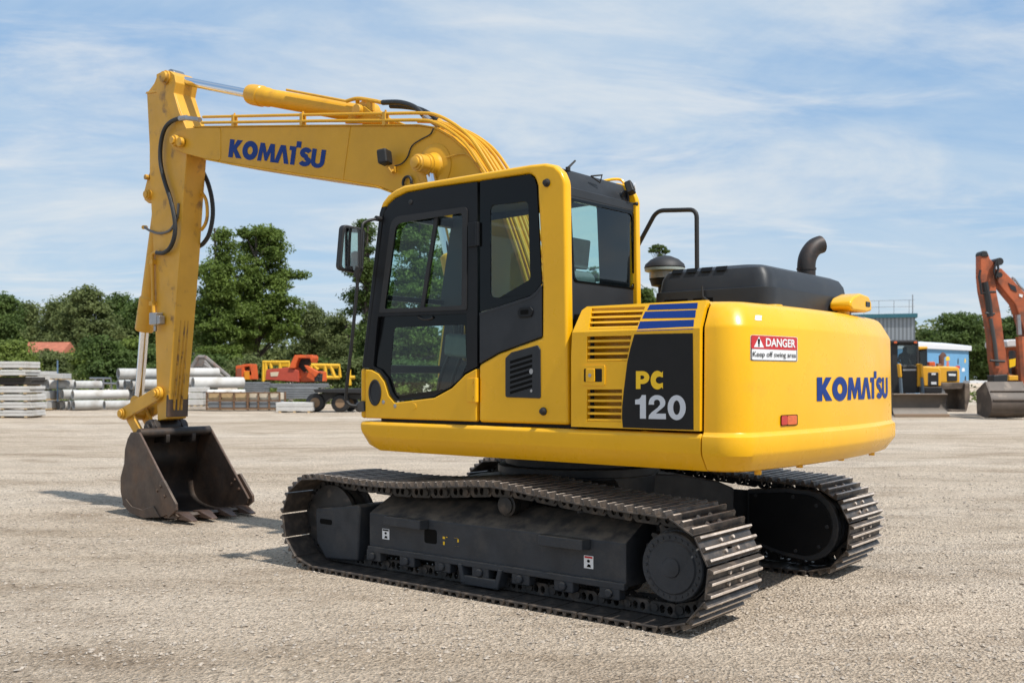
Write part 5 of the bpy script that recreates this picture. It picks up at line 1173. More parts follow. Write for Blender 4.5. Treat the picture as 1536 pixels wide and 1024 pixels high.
for x0, x1, y0, y1, lab in ((105, 228, 515, 552, 'top layer of the white block stack right of the arm'), (105, 228, 556, 605, 'middle layer of the white block stack right of the arm'), (105, 228, 608, 662, 'bottom layer of the white block stack right of the arm')):
    a = q2([(x0, y0), (x1, y1)]); block(a[0][0], a[1][0], a[0][1], a[1][1], 46.0, 1.0, 'block_layer', 'concrete blocks', lab, 'white block stack', CON2, 1, y0 > 600)
# timber crates and pallets
def crate(pts, D, label, m_top, m_bot):
    (x0, y0), (x1, y1) = q2(pts); a, b = W(x0, y1, D), W(x1, y0, D); w, h = b.x-a.x, b.z-a.z
    t = empty('timber_crate', ((a.x+b.x)/2, D+.6, a.z)); tag(t, label, 'crate', 'crates of beams in front of the grey bundles')
    for k in range(3):
        mb = MB(); mb.bb(-w/2+.05+k*w*.33, -w/2+w*.31+k*w*.33, -.5, .5, h*.56, h*.95); mb.build('beam_bundle', m_top, t, bevel=.02)
    mb = MB(); mb.bb(-w/2+.05, w/2-.05, -.55, .55, h*.12, h*.50); mb.build('grey_load', m_bot, t, bevel=.03)
    for x in (-w/2, -w*.17, w*.17, w/2):
        mb = MB(); mb.bb(x-.035, x+.035, -.60, -.53, 0, h); mb.build('post', BROWN, t)
        mb = MB(); mb.bb(x-.035, x+.035, .53, .60, 0, h); mb.build('post', BROWN, t)
    for z in (h*.08, h*.52, h*.96): mb = MB(); mb.bb(-w/2, w/2, -.62, -.601, z-.03, z+.03); mb.build('rail', BROWN, t)
    mb = MB(); mb.bb(-w/2, w/2, -.57, .57, .02, h*.09); mb.build('pallet', WOOD, t); return t
crate([(255, 552), (568, 690)], 45.6, 'crate with yellow timber on top just right of the arm', WOOD, GREYB)
crate([(572, 552), (815, 690)], 45.7, 'crate with pale timber in the middle of the crate row', WOODP, GREYB)
a = q2([(790, 630), (1068, 712)]); block(a[0][0], a[1][0], a[0][1], a[1][1], 43.5, 1.2, 'slab_pallet', 'pallet', 'low pallet of pale slabs in front of the black trailer', None, CON2, 2, True)
for (x0, y0, x1, y1), D_, lab in (((535, 474, 700, 556), 49, 'dark grey beam bundle at the back left of the crates'), ((690, 486, 1170, 520), 50, 'long flat grey beam bundle under the red machine'), ((795, 515, 1075, 605), 47.5, 'grey strapped beam bundle behind the slab pallet')):
    a = q2([(x0, y0), (x1, y1)]); block(a[0][0], a[1][0], a[0][1], a[1][1], D_, 1.2, 'beam_bundle', 'beams', lab, 'grey beam bundles', GREYB, 5, False)
a = q2([(535, 556), (800, 640)]); block(a[0][0], a[1][0], a[0][1], a[1][1], 49.5, 1.2, 'beam_bundle', 'beams', 'grey beams lying behind the two crates', 'grey beam bundles', GREYB, 3, False)
# polygons traced at a distance, given real depth
def slab(name, pts, D, th, m, par, o=None, s=1.0, bevel=.03, holes=()):
    c = (lambda p: W(o[0]+p[0]*s, o[1]+p[1]*s, D)) if o else (lambda p: W(p[0], p[1], D))
    P = [c(p) for p in pts]; Hs = [[(c(p).x, c(p).z) for p in h] for h in holes]
    mb = MB(); mb.py([(p.x, p.z) for p in P], D, D+th, Hs); ob = mb.build(name, m, par, bevel=bevel, bseg=1)
    if par is not None and par.type == 'EMPTY': ob.matrix_parent_inverse = par.matrix_basis.inverted()
    return ob
def at0(name, px, D, label, cat, group=None):
    w = W(px, HYP, D); t = empty(name, (w.x, w.y, 0)); tag(t, label, cat, group); return t
def wtube(name, pix, D, r_, m, par, o=None, s=1.0, dz=0):
    for run in pix:
        mb = MB(); mb.tube([W((o[0] if o else 0)+p[0]*s, (o[1] if o else 0)+p[1]*s, D+(p[2] if len(p) > 2 else 0)) for p in run], r_, 8)
        ob = mb.build(name, m, par)
        if par is not None and par.type == 'EMPTY': ob.matrix_parent_inverse = par.matrix_basis.inverted()
    return ob
RUSTY = mat('rusty_grey_frame', (.20, .185, .175), .7, var=.25, col2=(.16, .08, .05), c2amt=.7, c2scale=3)
t = at0('hopper_frame', 315, 50, 'grey pointed hopper frame standing behind the pipes', 'frame')
wtube('frame_bar', [[(190, 285), (120, 400)], [(245, 285), (430, 440)], [(190, 285), (245, 285)], [(210, 290, 1.5), (330, 420, 1.5)]], 50, .11, RUSTY, t, o2, s2)
slab('frame_plate', [(150, 360), (205, 290), (240, 300), (215, 380)], 50.3, .08, RUSTY, t, o2, s2); slab('frame_plate', [(230, 330), (380, 430), (330, 470), (215, 440)], 50.8, .3, RUSTY, t, o2, s2)
t = at0('machine_cab', 370, 52, 'small orange machine cab standing left of the tree trunk', 'machine cab')
slab('cab_shell', [(478, 350), (520, 345), (545, 338), (598, 335), (610, 455), (478, 455)], 52, 1.2, ORG, t, o2, s2, holes=[[(545, 360), (583, 356), (590, 388), (545, 388)]])
slab('cab_side', [(545, 392), (583, 392), (585, 455), (545, 455)], 51.95, .06, mat('amber_panel', (.7, .25, .01), .5), t, o2, s2, bevel=0); slab('cab_grille', [(486, 372), (522, 368), (524, 450), (486, 450)], 51.95, .05, mat('rust_red', (.25, .07, .04), .7), t, o2, s2, bevel=0)
YCAGE = mat('yellow_cage_paint', (.70, .40, .02), .5, var=.1)
t = at0('safety_cage', 415, 58, 'yellow tubular cage behind the left end of the red machine', 'cage', 'yellow cages')
wtube('cage_bar', [[(692, 470), (692, 322), (890, 322), (890, 380)], [(745, 330), (752, 370)], [(692, 335, 1.2), (890, 335, 1.2)], [(710, 322), (712, 460)], [(820, 322), (820, 370)]], 58, .10, YCAGE, t, o2, s2)
slab('cage_panel', [(820, 328), (888, 328), (888, 360), (820, 360)], 58.3, .1, YCAGE, t, o2, s2)
t = at0('safety_cage', 490, 57, 'yellow tubular cage right of the red machine', 'cage', 'yellow cages')
wtube('cage_bar', [[(1060, 345), (1275, 348), (1280, 440)], [(1080, 345), (1110, 380)], [(1165, 345), (1170, 440)], [(1205, 345), (1240, 440)], [(1060, 440), (1280, 440)], [(1060, 345), (1062, 380)], [(1080, 360, 1.3), (1260, 360, 1.3)], [(1350, 380), (1355, 500)], [(1340, 440), (1395, 440)]], 57, .10, YCAGE, t, o2, s2)
t = at0('drum_loader_machine', 440, 51, 'red orange machine body with raised open hood', 'machine')
BD = slab('body', [(712, 380), (880, 362), (960, 385), (965, 475), (900, 470), (705, 458)], 51, 1.6, mat('red_machine_paint', (.42, .06, .03), .5, var=.15), t, o2, s2)
slab('raised_hood', [(885, 370), (905, 320), (930, 268), (1065, 266), (1072, 290), (1060, 330), (1050, 300), (1045, 292), (960, 292), (945, 330), (935, 370)], 50.9, 1.5, ORG, t, o2, s2)
slab('hood_inside', [(960, 294), (1048, 294), (1052, 320), (1000, 400), (962, 380), (948, 335)], 51.6, .5, BLKM, t, o2, s2, bevel=0)
slab('chassis', [(900, 372), (955, 360), (1000, 405), (1100, 390), (1140, 395), (1145, 470), (960, 476), (905, 460)], 51.3, 1.3, ORG, t, o2, s2)
slab('chassis_arm', [(1000, 345), (1030, 350), (1120, 400), (1090, 440), (1040, 400)], 50.8, .3, ORG, t, o2, s2)
mb = MB()
sg = slab('side_sticker', [(745, 400), (810, 396), (800, 430), (748, 432)], 50.98, .03, mat('pale_sticker', (.6, .5, .35), .5), t, o2, s2, bevel=0)
wtube('engine_pipes', [[(1105, 400), (1100, 470)], [(1130, 410), (1125, 470)], [(1090, 430), (1140, 440)]], 51, .12, BLKM, t, o2, s2)
# flatbed trailer
t = at0('flatbed_trailer', 505, 44, 'black flatbed trailer with twin wheels beside the cab', 'trailer')
slab('deck', [(1075, 530), (1250, 526), (1450, 525), (1450, 562), (1250, 560), (1085, 556)], 43.6, 2.0, BLKM, t, o2, s2)
slab('chassis', [(1130, 560), (1200, 555), (1440, 565), (1440, 610), (1200, 600), (1120, 660)], 44.2, .9, BLKM, t, o2, s2)
for cx, cy, r_, dd in ((1095, 632, 70, .3), (1285, 637, 68, 0), (1360, 637, 60, 1.5)):
    c = W(o2[0]+cx*s2, o2[1]+cy*s2, 44+dd); c.z = max(c.z, r_*s2*44/FPX); rr_ = c.z; mb = MB()
    mb.lathe((c.x, c.y-.20, c.z), (0, 1, 0), [(0, rr_*.55), (.02, rr_*.9), (.06, rr_), (.34, rr_), (.38, rr_*.9), (.4, rr_*.5)], 28); wh = mb.build('wheel', M['rubber'], t); wh.matrix_parent_inverse = t.matrix_basis.inverted()
    mb = MB(); mb.lathe((c.x, c.y-.215, c.z), (0, 1, 0), [(0, rr_*.2), (.0, rr_*.5), (.03, rr_*.55), (.05, rr_*.3)], 20); hb = mb.build('hub', mat('rusty_hub', (.22, .14, .08), .7), wh); hb.matrix_world = Matrix.Identity(4)
mb = MB(); wtube('drawbar', [[(1440, 600), (1520, 640)]], 44.3, .1, BLKM, t, o2, s2)
# metal barrier, small orange cone-like cap, house with orange roof
t = at0('metal_barrier', 152, 50, 'low grey metal barrier between the two pipe stacks', 'barrier')
wtube('barrier_bar', [[(940, 330), (1160, 330), (1170, 440)], [(1000, 380), (1230, 385)], [(1085, 330), (1080, 440)], [(1000, 330), (1002, 440)], [(1230, 385), (1232, 440)]], 50, .05, M['metal'], t, o5, s5)
t = at0('house', 74, 84, 'distant house with an orange tiled roof among the trees', 'house')
mb = MB(); mb.bb(-1.6, 1.6, -1.2, 1.2, 0, 3.75); mb.build('wall', mat('house_wall', (.55, .5, .44), .8), t)
mb = MB(); mb.px([(-1.5, 3.6), (1.5, 3.6), (0, 4.5)], -1.75, 1.75); mb.build('roof', mat('orange_roof_tiles', (.36, .12, .07), .85, var=.3, vscale=3), t)
for x in (-1, 0, 1): mb = MB(); mb.bb(x-.25, x+.25, -1.23, -1.19, 2.2, 3.2); mb.build('window', M['gloss'], t)

# ================================================================== RIGHT SIDE: tower, shed, loaders, orange excavator
TINM = bpy.data.materials.new('tin_rib_shading'); TINM.use_nodes = True
def tin(m, col, scale=9.0):  # light and shade of the corrugation painted as colour bands, wall stays flat
    nt = m.node_tree; N, L = nt.nodes, nt.links; b = N['Principled BSDF']; tc = N.new('ShaderNodeTexCoord'); w = N.new('ShaderNodeTexWave'); w.inputs['Scale'].default_value = scale; w.bands_direction = 'X'; w.inputs['Distortion'].default_value = .3
    L.new(tc.outputs['Object'], w.inputs[0]); r = N.new('ShaderNodeValToRGB'); r.color_ramp.elements[0].color = (*[c*.5 for c in col], 1); r.color_ramp.elements[1].color = (*col, 1); L.new(w.outputs[0], r.inputs[0]); L.new(r.outputs[0], b.inputs['Base Color']); b.inputs['Roughness'].default_value = .5; b.inputs['Metallic'].default_value = .1
tin(TINM, (.30, .33, .36), 1.1)
t = at0('storage_tower', 1355, 78, 'grey corrugated tower with teal roof edge above the loaders', 'tower')
zt = W(0, 476, 78).z; c = W(1372, HYP, 78); t.location = (c.x, 78, 0); t.rotation_euler = (0, 0, -.30)
mb = MB(); mb.bb(-7.0, 0, 0, 1.2, 0, zt); mb.build('wall', TINM, t)
mb = MB(); mb.bb(-7.2, .2, -.2, 1.4, zt+.002, zt+.30); mb.build('roof_edge', mat('teal_trim', (.03, .13, .17), .5), t)
mb = MB(); mb.bb(-7.0, .01, -.03, 0, zt*.70, zt*.72); mb.bb(-.02, .03, -.03, 1.2, 0, zt); mb.build('wall_seam', mat('seam', (.16, .18, .2), .6), t)
mb = MB()
for x in np.arange(-7, .1, 1.1): mb.tube([(x, 0, zt+.3), (x, 0, zt+1.35)], .018, 6)
for z in (.85, 1.35): mb.tube([(-7, 0, zt+z), (0, 0, zt+z)], .015, 6)
mb.tube([(-.1, .6, zt+.3), (-.1, .6, zt+1.8)], .04, 6); mb.build('railing', M['metal'], t)
t = at0('blue_shed', 1415, 60, 'blue shed with white roof and painted shapes behind the loaders', 'shed')
a, b = W(1372, 511, 57), W(1453, 524, 62); t.location = (a.x, a.y, 0); yaw = math.atan2(b.y-a.y, b.x-a.x); t.rotation_euler = (0, 0, yaw); Lw = math.hypot(b.x-a.x, b.y-a.y)
BLUE = mat('blue_wall_paint', (.12, .30, .50), .6, var=.1, vscale=1.2)
za = a.z-.15; mb = MB(); mb.bb(0, Lw, 0, 3.2, 0, za-.28); mb.build('wall', BLUE, t)
mb = MB(); mb.px([(-.15, za-.279), (3.35, za-.279), (3.35, za-.1), (1.6, za+.25), (-.15, za+.02)], -.1, Lw+.1); mb.build('roof', mat('white_roof', (.62, .63, .66), .5), t, bevel=.03)
for x, z, sx, sz, m in ((4.3, 2.3, .2, .22, 'orangelens'), (4.3, 2.65, .3, .14, 'yprint'), (5.7, 2.15, .38, .10, 'red'), (5.75, 1.95, .14, .16, 'red'), (5.75, 2.5, .08, .2, 'grey'), (6.75, 2.55, .10, .15, 'yprint'), (6.5, 2.0, .25, .12, 'white'), (6.8, 1.3, .12, .35, 'grey')):
    if x < Lw-.3: mb = MB(); mb.py(rnd([(x-sx, z-sz), (x+sx, z-sz*.7), (x+sx*.6, z+sz), (x-sx*.7, z+sz*.8)], .12), -.012, -.003); mb.build('painted_shape', M[m], t)
o6_, s6_ = (1320, 480), 140/896
def loader(t, D, S): pass
# --- loader with the wide blade
D = 39.5
t = at0('wheel_loader', 1375, D, 'yellow loader with black cab and wide flat front blade', 'loader')
sl = lambda name, pts, d, th, m, **k: slab(name, pts, d, th, m, t, o6_, s6_, **k)
cabb = sl('cab_frame', [(108, 205), (125, 198), (365, 198), (372, 225), (372, 430), (380, 700), (120, 700), (115, 430)], D+.3, 1.3, BLKM, holes=[[(172, 240), (350, 236), (350, 432), (172, 432)]])
sl('cab_glass', [(172, 240), (350, 236), (350, 432), (172, 432)], D+.32, .02, M['rglass'], bevel=0)
sl('cab_roof', [(104, 200), (120, 190), (368, 190), (374, 222), (110, 224)], D+.1, 1.7, BLKM, bevel=.05)
for x in (150, 342): sl('marker_lamp', [(x-14, 204), (x+14, 204), (x+14, 222), (x-14, 222)], D+.06, .05, M['orangelens'], bevel=0)
sl('front_plate', [(215, 440), (362, 440), (362, 700), (215, 700)], D+.2, .3, BLKM); sl('front_trim', [(220, 470), (350, 468), (350, 484), (220, 486)], D+.16, .05, M['metal'], bevel=0)
sl('fender', [(122, 450), (145, 450), (160, 500), (158, 630), (124, 640)], D+.4, .8, YEL2)
HD_ = sl('hood', [(400, 470), (420, 440), (560, 450), (590, 480), (592, 638), (420, 638)], D+.5, 1.4, YEL2, bevel=.06); sl('grille', [(462, 500), (565, 500), (565, 632), (462, 632)], D+.47, .06, BLKM)
sl('grille_badge', [(495, 508), (535, 508), (535, 526), (495, 526)], D+.455, .02, M['white'], bevel=0); sl('grille_badge', [(492, 592), (542, 592), (542, 616), (492, 616)], D+.455, .02, M['white'], bevel=0)
sl('bumper', [(420, 640), (598, 640), (598, 700), (420, 700)], D+.45, .5, BLKM)
for x in (182, 388):
    sl('lift_arm', [(x, 420), (x+24, 420), (x+32, 550), (x+14, 550)], D-.1, .25, YEL2); sl('arm_tip', [(x+14, 550), (x+32, 550), (x+44, 715), (x+24, 715)], D-.08, .2, mat('grey_blue_steel', (.12, .16, .2), .5))
sl('lift_arm_root', [(365, 425), (395, 415), (402, 470), (402, 630), (365, 640)], D+.1, .3, YEL2); 
ba, bb_ = W(o6_[0]+131*s6_, 600, D-1), W(o6_[0]+652*s6_, 600, D-1); zt_ = W(0, o6_[1]+708*s6_, D-1).z
pr = spline([(-1.02, .10, 0), (-.90, .3, 0), (-.84, .55, 0), (-.88, .8, 0), (-1.0, zt_, 0)], 5)
mb = MB(); mb.px([(D+p.x, p.y) for p in pr]+[(D+p.x+.08, p.y) for p in pr[::-1]], ba.x, bb_.x); ob = mb.build('blade', mat('muddy_blade_steel', (.10, .078, .058), .55, var=.3, vscale=1.5, col2=(.06, .045, .035), c2amt=.6, c2scale=1.2), t); ob.matrix_parent_inverse = t.matrix_basis.inverted()
mb = MB(); mb.bb(ba.x-.02, bb_.x+.02, D-1.12, D-1.03, .0, .12); ob = mb.build('blade_edge', mat('dirt_crusted_edge', (.24, .17, .115), .9), t, bevel=.02); ob.matrix_parent_inverse = t.matrix_basis.inverted()
sl('blade_top_rib', [(130, 704), (655, 704), (655, 720), (130, 720)], D-1.1, .25, mat('blade_rib', (.16, .12, .09), .6))
for x in (165, 540):
    c = W(o6_[0]+x*s6_, 600, D+.9); mb = MB(); mb.lathe((c.x-.2, c.y, .55), (1, 0, 0), [(0, .3), (.02, .5), (.05, .55), (.38, .55), (.4, .5), (.42, .3)], 24); w_ = mb.build('wheel', M['rubber'], t); w_.matrix_parent_inverse = t.matrix_basis.inverted()
# operator
def person_seated(px, py, D, par=None):
    c = W(px, py, D); me = bpy.data.meshes.new('person')
    J = [(0, 0, 0), (0, .03, .25), (0, .02, .46), (0, 0, .56), (0, -.02, .66), (0, -.02, .78), (.19, .0, .44), (.27, -.06, .20), (.22, -.28, .10), (-.19, .0, .44), (-.27, -.06, .20), (-.22, -.28, .10), (.12, -.35, .0), (.13, -.42, -.4), (-.12, -.35, .0), (-.13, -.42, -.4)]
    E_ = [(0, 1), (1, 2), (2, 3), (3, 4), (4, 5), (2, 6), (6, 7), (7, 8), (2, 9), (9, 10), (10, 11), (0, 12), (12, 13), (0, 14), (14, 15)]
    R_ = [.17, .16, .15, .06, .10, .085, .075, .055, .04, .075, .055, .04, .085, .06, .085, .06]
    me.from_pydata(J, E_, []); o = bpy.data.objects.new('person', me); COL.objects.link(o); o.location = c
    sk_ = o.modifiers.new('skin', 'SKIN'); sk_.use_smooth_shade = True
    for i, v in enumerate(me.skin_vertices[0].data): v.radius = (R_[i], R_[i]*.8); v.use_root = i == 0
    o.modifiers.new('sub', 'SUBSURF').levels = 2; o.modifiers['sub'].render_levels = 2
    me.materials.append(mat('driver_silhouette', (.02, .025, .03), .9)); return tag(o, 'seated driver as a dark silhouette inside the blade loader cab', 'person')  # whole figure coloured dark, the shade of the cab put into the colour
person_seated(1357, 549, D+.9)
# --- second loader with bucket
D = 46
t = at0('wheel_loader', 1420, D, 'yellow loader with open front bucket left of the orange excavator', 'loader')
sl('cab_frame', [(375, 285), (455, 275), (458, 440), (380, 450)], D+.3, 1.2, BLKM, holes=[[(385, 300), (445, 295), (445, 430), (388, 435)]]); sl('cab_glass', [(385, 300), (445, 295), (445, 430), (388, 435)], D+.32, .02, M['rglass'], bevel=0)
sl('cab_roof', [(372, 262), (385, 252), (460, 252), (462, 276), (375, 284)], D+.1, 1.6, YEL2, bevel=.05)
sl('hood', [(540, 450), (570, 440), (750, 448), (770, 470), (772, 605), (560, 605)], D+.3, 1.6, YEL2, bevel=.07); sl('grille', [(642, 488), (745, 484), (745, 585), (645, 588)], D+.27, .06, BLKM); sl('grille_badge', [(658, 512), (730, 516), (726, 536), (660, 534)], D+.255, .02, M['white'], bevel=0)
wtube('exhaust', [[(550, 440), (590, 425), (590, 350), (618, 325)]], D+.8, .13, mat('rusty_stack', (.16, .08, .06), .8), t, o6_, s6_)
sl('air_intake', [(470, 400), (530, 398), (535, 440), (470, 440)], D+.7, .4, ORG); sl('rear_body', [(400, 560), (600, 600), (600, 700), (400, 700)], D+.5, 1.3, BLKM)
MUD = mat('muddy_bucket_steel', (.075, .055, .042), .6, var=.35, vscale=2.5, col2=(.19, .145, .105), c2amt=.7, c2scale=2.2)
sl('bucket_back', [(596, 605), (815, 600), (810, 860), (660, 860), (600, 700)], D-.3, .25, mat('dark_bucket_floor', (.07, .055, .042), .7, var=.3)); sl('bucket_lip', [(590, 602), (818, 598), (818, 660), (592, 668)], D-1.0, .7, MUD); sl('bucket_side', [(812, 605), (862, 600), (868, 740), (835, 870), (815, 865)], D-1.1, 1.0, MUD); sl('bucket_edge', [(655, 856), (830, 860), (835, 876), (655, 872)], D-1.2, .9, MUD)
for x in (480, 700):
    c = W(o6_[0]+x*s6_, 600, D+1.0); mb = MB(); mb.lathe((c.x-.25, c.y, .65), (1, 0, 0), [(0, .3), (.02, .6), (.05, .65), (.45, .65), (.48, .6), (.5, .3)], 24); w_ = mb.build('wheel', M['rubber'], t); w_.matrix_parent_inverse = t.matrix_basis.inverted()
# --- orange excavator
D = 37.6; o7_, s7_ = (1440, 360), 96/351
t = at0('excavator', 1520, D, 'rusty orange excavator with raised arm at the right edge', 'excavator')
sl = lambda name, pts, d, th, m, **k: slab(name, pts, d, th, m, t, o7_, s7_, **k)
AM = sl('arm', [(112, 90), (122, 70), (155, 68), (165, 100), (190, 130), (205, 165), (190, 190), (205, 300), (225, 400), (245, 560), (270, 720), (255, 745), (190, 745), (175, 640), (165, 520), (150, 420), (120, 280), (112, 200)], D, .42, RUSTO, bevel=.04)
sl('arm_tip', [(116, 72), (126, 58), (150, 60), (160, 90), (118, 92)], D-.04, .5, BLKM)
wtube('bucket_cylinder', [[(135, 230), (155, 330), (165, 420)]], D-.1, .12, BLKM, t, o7_, s7_); wtube('cylinder_rod', [[(168, 430), (190, 560), (205, 690)]], D-.1, .07, mat('dull_rod', (.05, .05, .05), .4), t, o7_, s7_)
wtube('arm_hose', [[(112, 165), (104, 200), (112, 250), (118, 295), (135, 290), (170, 285), (195, 285)], [(200, 110), (186, 170), (195, 210), (210, 160), (205, 110)], [(140, 400), (190, 405)], [(165, 660), (245, 665)]], D-.15, .045, BLKM, t, o7_, s7_)
mb = MB(); c = W(o7_[0]+208*s7_, o7_[1]+120*s7_, D); mb.cyl((c.x, D-.15, c.z), (c.x, D+.6, c.z), .14, n=16); mb.cyl((c.x, D-.15, c.z-.5), (c.x, D+.6, c.z-.5), .1, n=16); ob = mb.build('pivot_pin', BLKM, t); ob.matrix_parent_inverse = t.matrix_basis.inverted()
sl('boom', [(195, 175), (225, 150), (290, 215), (360, 290), (420, 400), (440, 520), (440, 640), (380, 640), (350, 500), (318, 400), (300, 350), (250, 290), (208, 235)], D+.02, .5, RUSTO, bevel=.05)
sl('boom_patch', [(265, 235), (305, 255), (312, 285), (280, 270)], D-.0, .03, M['grey'], bevel=0); sl('boom_patch', [(325, 295), (345, 300), (342, 315), (325, 308)], D-.0, .03, M['white'], bevel=0)
wtube('boom_pipe', [[(285, 205), (300, 215), (330, 255), (380, 300)], [(290, 210), (295, 235)]], D+.1, .04, M['metal'], t, o7_, s7_)
wtube('boom_cylinder', [[(318, 410), (325, 520)]], D-.15, .09, M['metal'], t, o7_, s7_); wtube('boom_cylinder_barrel', [[(328, 530), (345, 780)]], D-.15, .16, RUSTO, t, o7_, s7_)
sl('cab', [(255, 590), (265, 570), (420, 560), (440, 600), (440, 860), (262, 770)], D+1.5, 1.5, RUSTO, bevel=.05, holes=[[(268, 605), (310, 602), (310, 740), (270, 735)]])
sl('cab_glass', [(268, 605), (310, 602), (310, 740), (270, 735)], D+1.55, .03, M['rglass'], bevel=0); sl('cab_roof', [(252, 555), (270, 545), (420, 540), (440, 575), (256, 588)], D+1.3, 1.8, mat('white_cab_roof', (.6, .6, .62), .5), bevel=.05)
sl('cab_notice', [(270, 655), (306, 648), (304, 690), (272, 700)], D+1.48, .02, M['yprint'], bevel=0); sl('front_step', [(268, 742), (330, 742), (330, 770), (268, 770)], D+1.2, .4, YEL2)
sl('house', [(330, 700), (440, 690), (520, 690), (520, 850), (330, 840)], D+1.2, 2.2, RUSTO); sl('undercarriage', [(310, 850), (520, 850), (520, 950), (330, 955), (312, 940)], D+.8, 2.8, BLKM, bevel=.08)
ca, cb_, ct = W(o7_[0]+100*s7_, 600, D), W(o7_[0]+302*s7_, 600, D), W(0, o7_[1]+775*s7_, D).z
pr = spline([(0, .02, 0), (-.32, .10, 0), (-.52, .38, 0), (-.50, .70, 0), (-.30, 1.0, 0), (0, ct, 0)], 5); pin = [(p.x+.06*(1 if i < 25 else 0)+.02, p.y) for i, p in enumerate(pr)]
mb = MB(); prof = [(D-.55+p.x, p.y) for p in pr]+[(D-.55+p.x+.07, p.y*.97+.015) for p in pr[::-1]]
xm = (ca.x+cb_.x)/2; hw_ = (cb_.x-ca.x)/2
mb.prism(prof, lambda u, v: (xm-hw_*(.92+.08*v/ct), u, v), lambda u, v: (xm+hw_*(.92+.08*v/ct), u, v)); ob = mb.build('bucket', MUD, t, bevel=.02); ob.matrix_parent_inverse = t.matrix_basis.inverted()
for sg_ in (-1, 1):
    mb = MB(); sp_ = [(D-.55+p.x, p.y) for p in pr]+[(D+.15, ct*.75), (D+.1, .15)]; xx = xm+sg_*hw_*.97
    mb.px(sp_, xx-.03, xx+.03); ob = mb.build('bucket_cheek', mat('pale_cheek', (.20, .16, .12), .6, var=.3) if sg_ > 0 else MUD, t, bevel=.01); ob.matrix_parent_inverse = t.matrix_basis.inverted()
for zz, dd_ in ((.22, -.46), (.66, -.56), (.98, -.36)):
    mb = MB(); mb.bb(xm-hw_*.93, xm+hw_*.93, D-.55+dd_, D-.55+dd_+.05, zz, zz+.05); ob = mb.build('bucket_rib', MUD, t, bevel=.01); ob.matrix_parent_inverse = t.matrix_basis.inverted()
sl('bucket_bracket', [(185, 740), (265, 735), (260, 790), (180, 795)], D-.3, .5, BLKM)
for (x0, x1, y0, y1, lab) in ((60, 170, 770, 784, 'white plank lying between bucket and orange excavator'),):
    a, b = W(o7_[0]+x0*s7_, o7_[1]+y1*s7_, 50), W(o7_[0]+x1*s7_, o7_[1]+y0*s7_, 50); t2 = empty('white_board', ((a.x+b.x)/2, 50.5, 0)); tag(t2, 'white board on trestles behind the loader bucket', 'board')
    mb = MB(); mb.bb(-(b.x-a.x)/2, (b.x-a.x)/2, -.4, .4, a.z, b.z); mb.build('board', M['white'], t2)
    mb = MB()
    for x in (-.9, .9): mb.bb(x-.06, x+.06, -.35, .35, 0, a.z-.002)
    mb.build('trestle', BROWN, t2)

# ================================================================== SKY, SUN, CAMERA
SUN_EL = math.radians(58)
TH = math.radians(3)                                       # sun comes from behind the machine, slightly from its left
sx_, sy_ = -FX*math.cos(TH)+LX*math.sin(TH), -FY*math.cos(TH)+LY*math.sin(TH)
sun_dir = Vector((sx_*math.cos(SUN_EL), sy_*math.cos(SUN_EL), math.sin(SUN_EL)))
sd = bpy.data.lights.new('sun', 'SUN'); sd.energy = 4.5; sd.angle = math.radians(1.0); sd.color = (1, .955, .89)
so = bpy.data.objects.new('sun', sd); COL.objects.link(so); so.rotation_euler = sun_dir.to_track_quat('Z', 'Y').to_euler(); so.location = (8, -6, 20)
wd_ = bpy.data.worlds.new('World'); SC.world = wd_; wd_.use_nodes = True; nt = wd_.node_tree; N, L = nt.nodes, nt.links; bg = N['Background']
sky = N.new('ShaderNodeTexSky'); sky.sky_type = 'NISHITA'; sky.sun_disc = False; sky.sun_elevation = SUN_EL; sky.sun_rotation = math.atan2(sun_dir.x, sun_dir.y)
sky.air_density = 1.0; sky.dust_density = .6; sky.ozone_density = 2.0
tc = N.new('ShaderNodeTexCoord'); sep = N.new('ShaderNodeSeparateXYZ'); L.new(tc.outputs['Generated'], sep.inputs[0])
mx_ = N.new('ShaderNodeMath'); mx_.operation = 'MAXIMUM'; mx_.inputs[1].default_value = 0; L.new(sep.outputs[2], mx_.inputs[0])
ad = N.new('ShaderNodeMath'); ad.operation = 'ADD'; ad.inputs[1].default_value = .10; L.new(mx_.outputs[0], ad.inputs[0])
dx = N.new('ShaderNodeMath'); dx.operation = 'DIVIDE'; L.new(sep.outputs[0], dx.inputs[0]); L.new(ad.outputs[0], dx.inputs[1])
dy_ = N.new('ShaderNodeMath'); dy_.operation = 'DIVIDE'; L.new(sep.outputs[1], dy_.inputs[0]); L.new(ad.outputs[0], dy_.inputs[1])
cb = N.new('ShaderNodeCombineXYZ'); L.new(dx.outputs[0], cb.inputs[0]); L.new(dy_.outputs[0], cb.inputs[1])
def cloud(scale, stretch, det, lo, hi, amt, off=(0, 0, 0), rot=0.0, dist=.6):
    mp = N.new('ShaderNodeMapping'); mp.inputs['Scale'].default_value = stretch; mp.inputs['Location'].default_value = off; mp.inputs['Rotation'].default_value = (0, 0, rot); L.new(cb.outputs[0], mp.inputs[0])
    n = N.new('ShaderNodeTexNoise'); n.inputs['Scale'].default_value = scale; n.inputs['Detail'].default_value = det; n.inputs['Roughness'].default_value = .62; n.inputs['Distortion'].default_value = dist; L.new(mp.outputs[0], n.inputs['Vector'])
    r = N.new('ShaderNodeMapRange'); r.interpolation_type = 'SMOOTHSTEP'; r.inputs['From Min'].default_value = lo; r.inputs['From Max'].default_value = hi; r.inputs['To Max'].default_value = amt; L.new(n.outputs[0], r.inputs['Value']); return r.outputs[0]
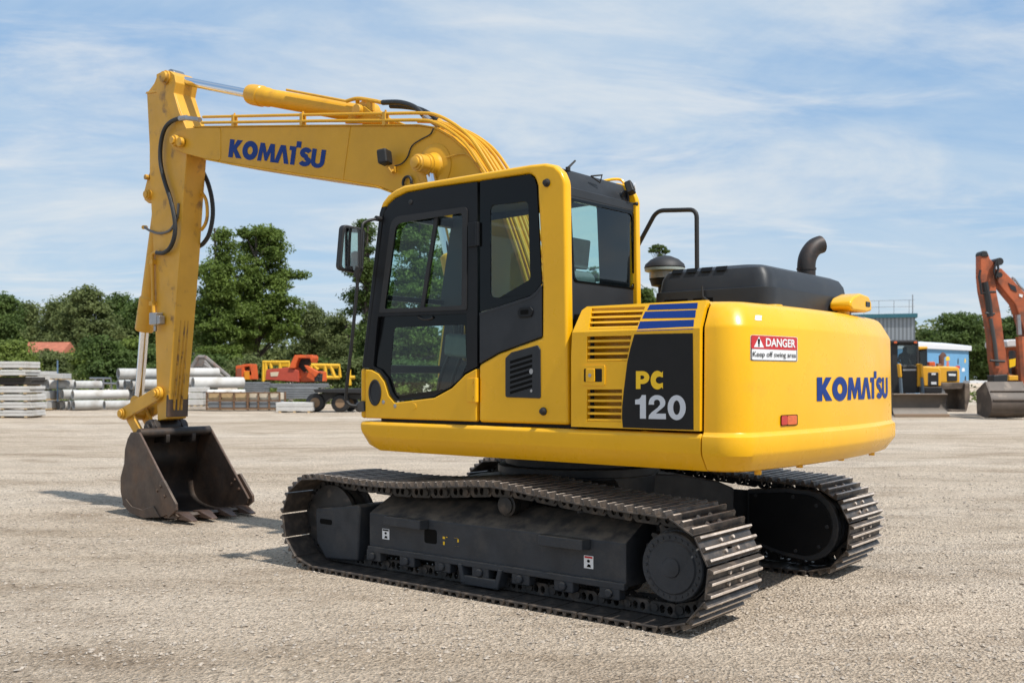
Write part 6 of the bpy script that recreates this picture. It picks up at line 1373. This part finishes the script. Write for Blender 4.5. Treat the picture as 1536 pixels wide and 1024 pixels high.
c1 = cloud(.62, (1, 1.15, 1), 10, .42, .68, .85, (3.1, .7, 0), .2); c2 = cloud(1.9, (.6, 1.3, 1), 11, .47, .74, .6, (.3, 4.2, 0), -.2); c3 = cloud(.42, (.8, 1, 1), 7, .36, .62, .72, (5.2, 2, 0), .3, 1.0)
def mixc(f, a, col):
    x = N.new('ShaderNodeMix'); x.data_type = 'RGBA'; L.new(f, x.inputs[0]); L.new(a, x.inputs[6]); x.inputs[7].default_value = (*col, 1); return x.outputs[2]
CL = 6.6
base = N.new('ShaderNodeMix'); base.data_type = 'RGBA'; base.inputs[0].default_value = .75; L.new(sky.outputs[0], base.inputs[6])
hz = N.new('ShaderNodeMapRange'); hz.interpolation_type = 'SMOOTHSTEP'; hz.inputs['From Max'].default_value = .36; L.new(mx_.outputs[0], hz.inputs['Value'])
gr_ = N.new('ShaderNodeMix'); gr_.data_type = 'RGBA'; L.new(hz.outputs[0], gr_.inputs[0]); gr_.inputs[6].default_value = (4.3, 5.8, 7.3, 1); gr_.inputs[7].default_value = (2.0, 4.0, 6.9, 1); L.new(gr_.outputs[2], base.inputs[7])
col = mixc(c3, base.outputs[2], (CL*.74, CL*.90, CL*1.06)); col = mixc(c1, col, (CL*.98, CL*1.04, CL*1.08)); col = mixc(c2, col, (CL*1.05, CL*1.08, CL*1.10))
L.new(col, bg.inputs[0]); bg.inputs[1].default_value = .10
cam = bpy.data.cameras.new('camera'); co = bpy.data.objects.new('camera', cam); COL.objects.link(co); SC.camera = co
cam.sensor_width = 36; cam.lens = FPX*36/1536; co.location = (0, 0, CAMH); co.rotation_euler = (PI/2, 0, 0)
cam.shift_y = (HYP-512)/1536; cam.shift_x = 0; cam.clip_start = .05; cam.clip_end = 3000
cam.dof.use_dof = True; cam.dof.focus_distance = 6.8; cam.dof.aperture_fstop = 4.0
SC.view_settings.view_transform = 'Standard'; SC.view_settings.look = 'None'; SC.view_settings.exposure = .22; SC.view_settings.gamma = 1
SC.render.resolution_x, SC.render.resolution_y = 1024, 682
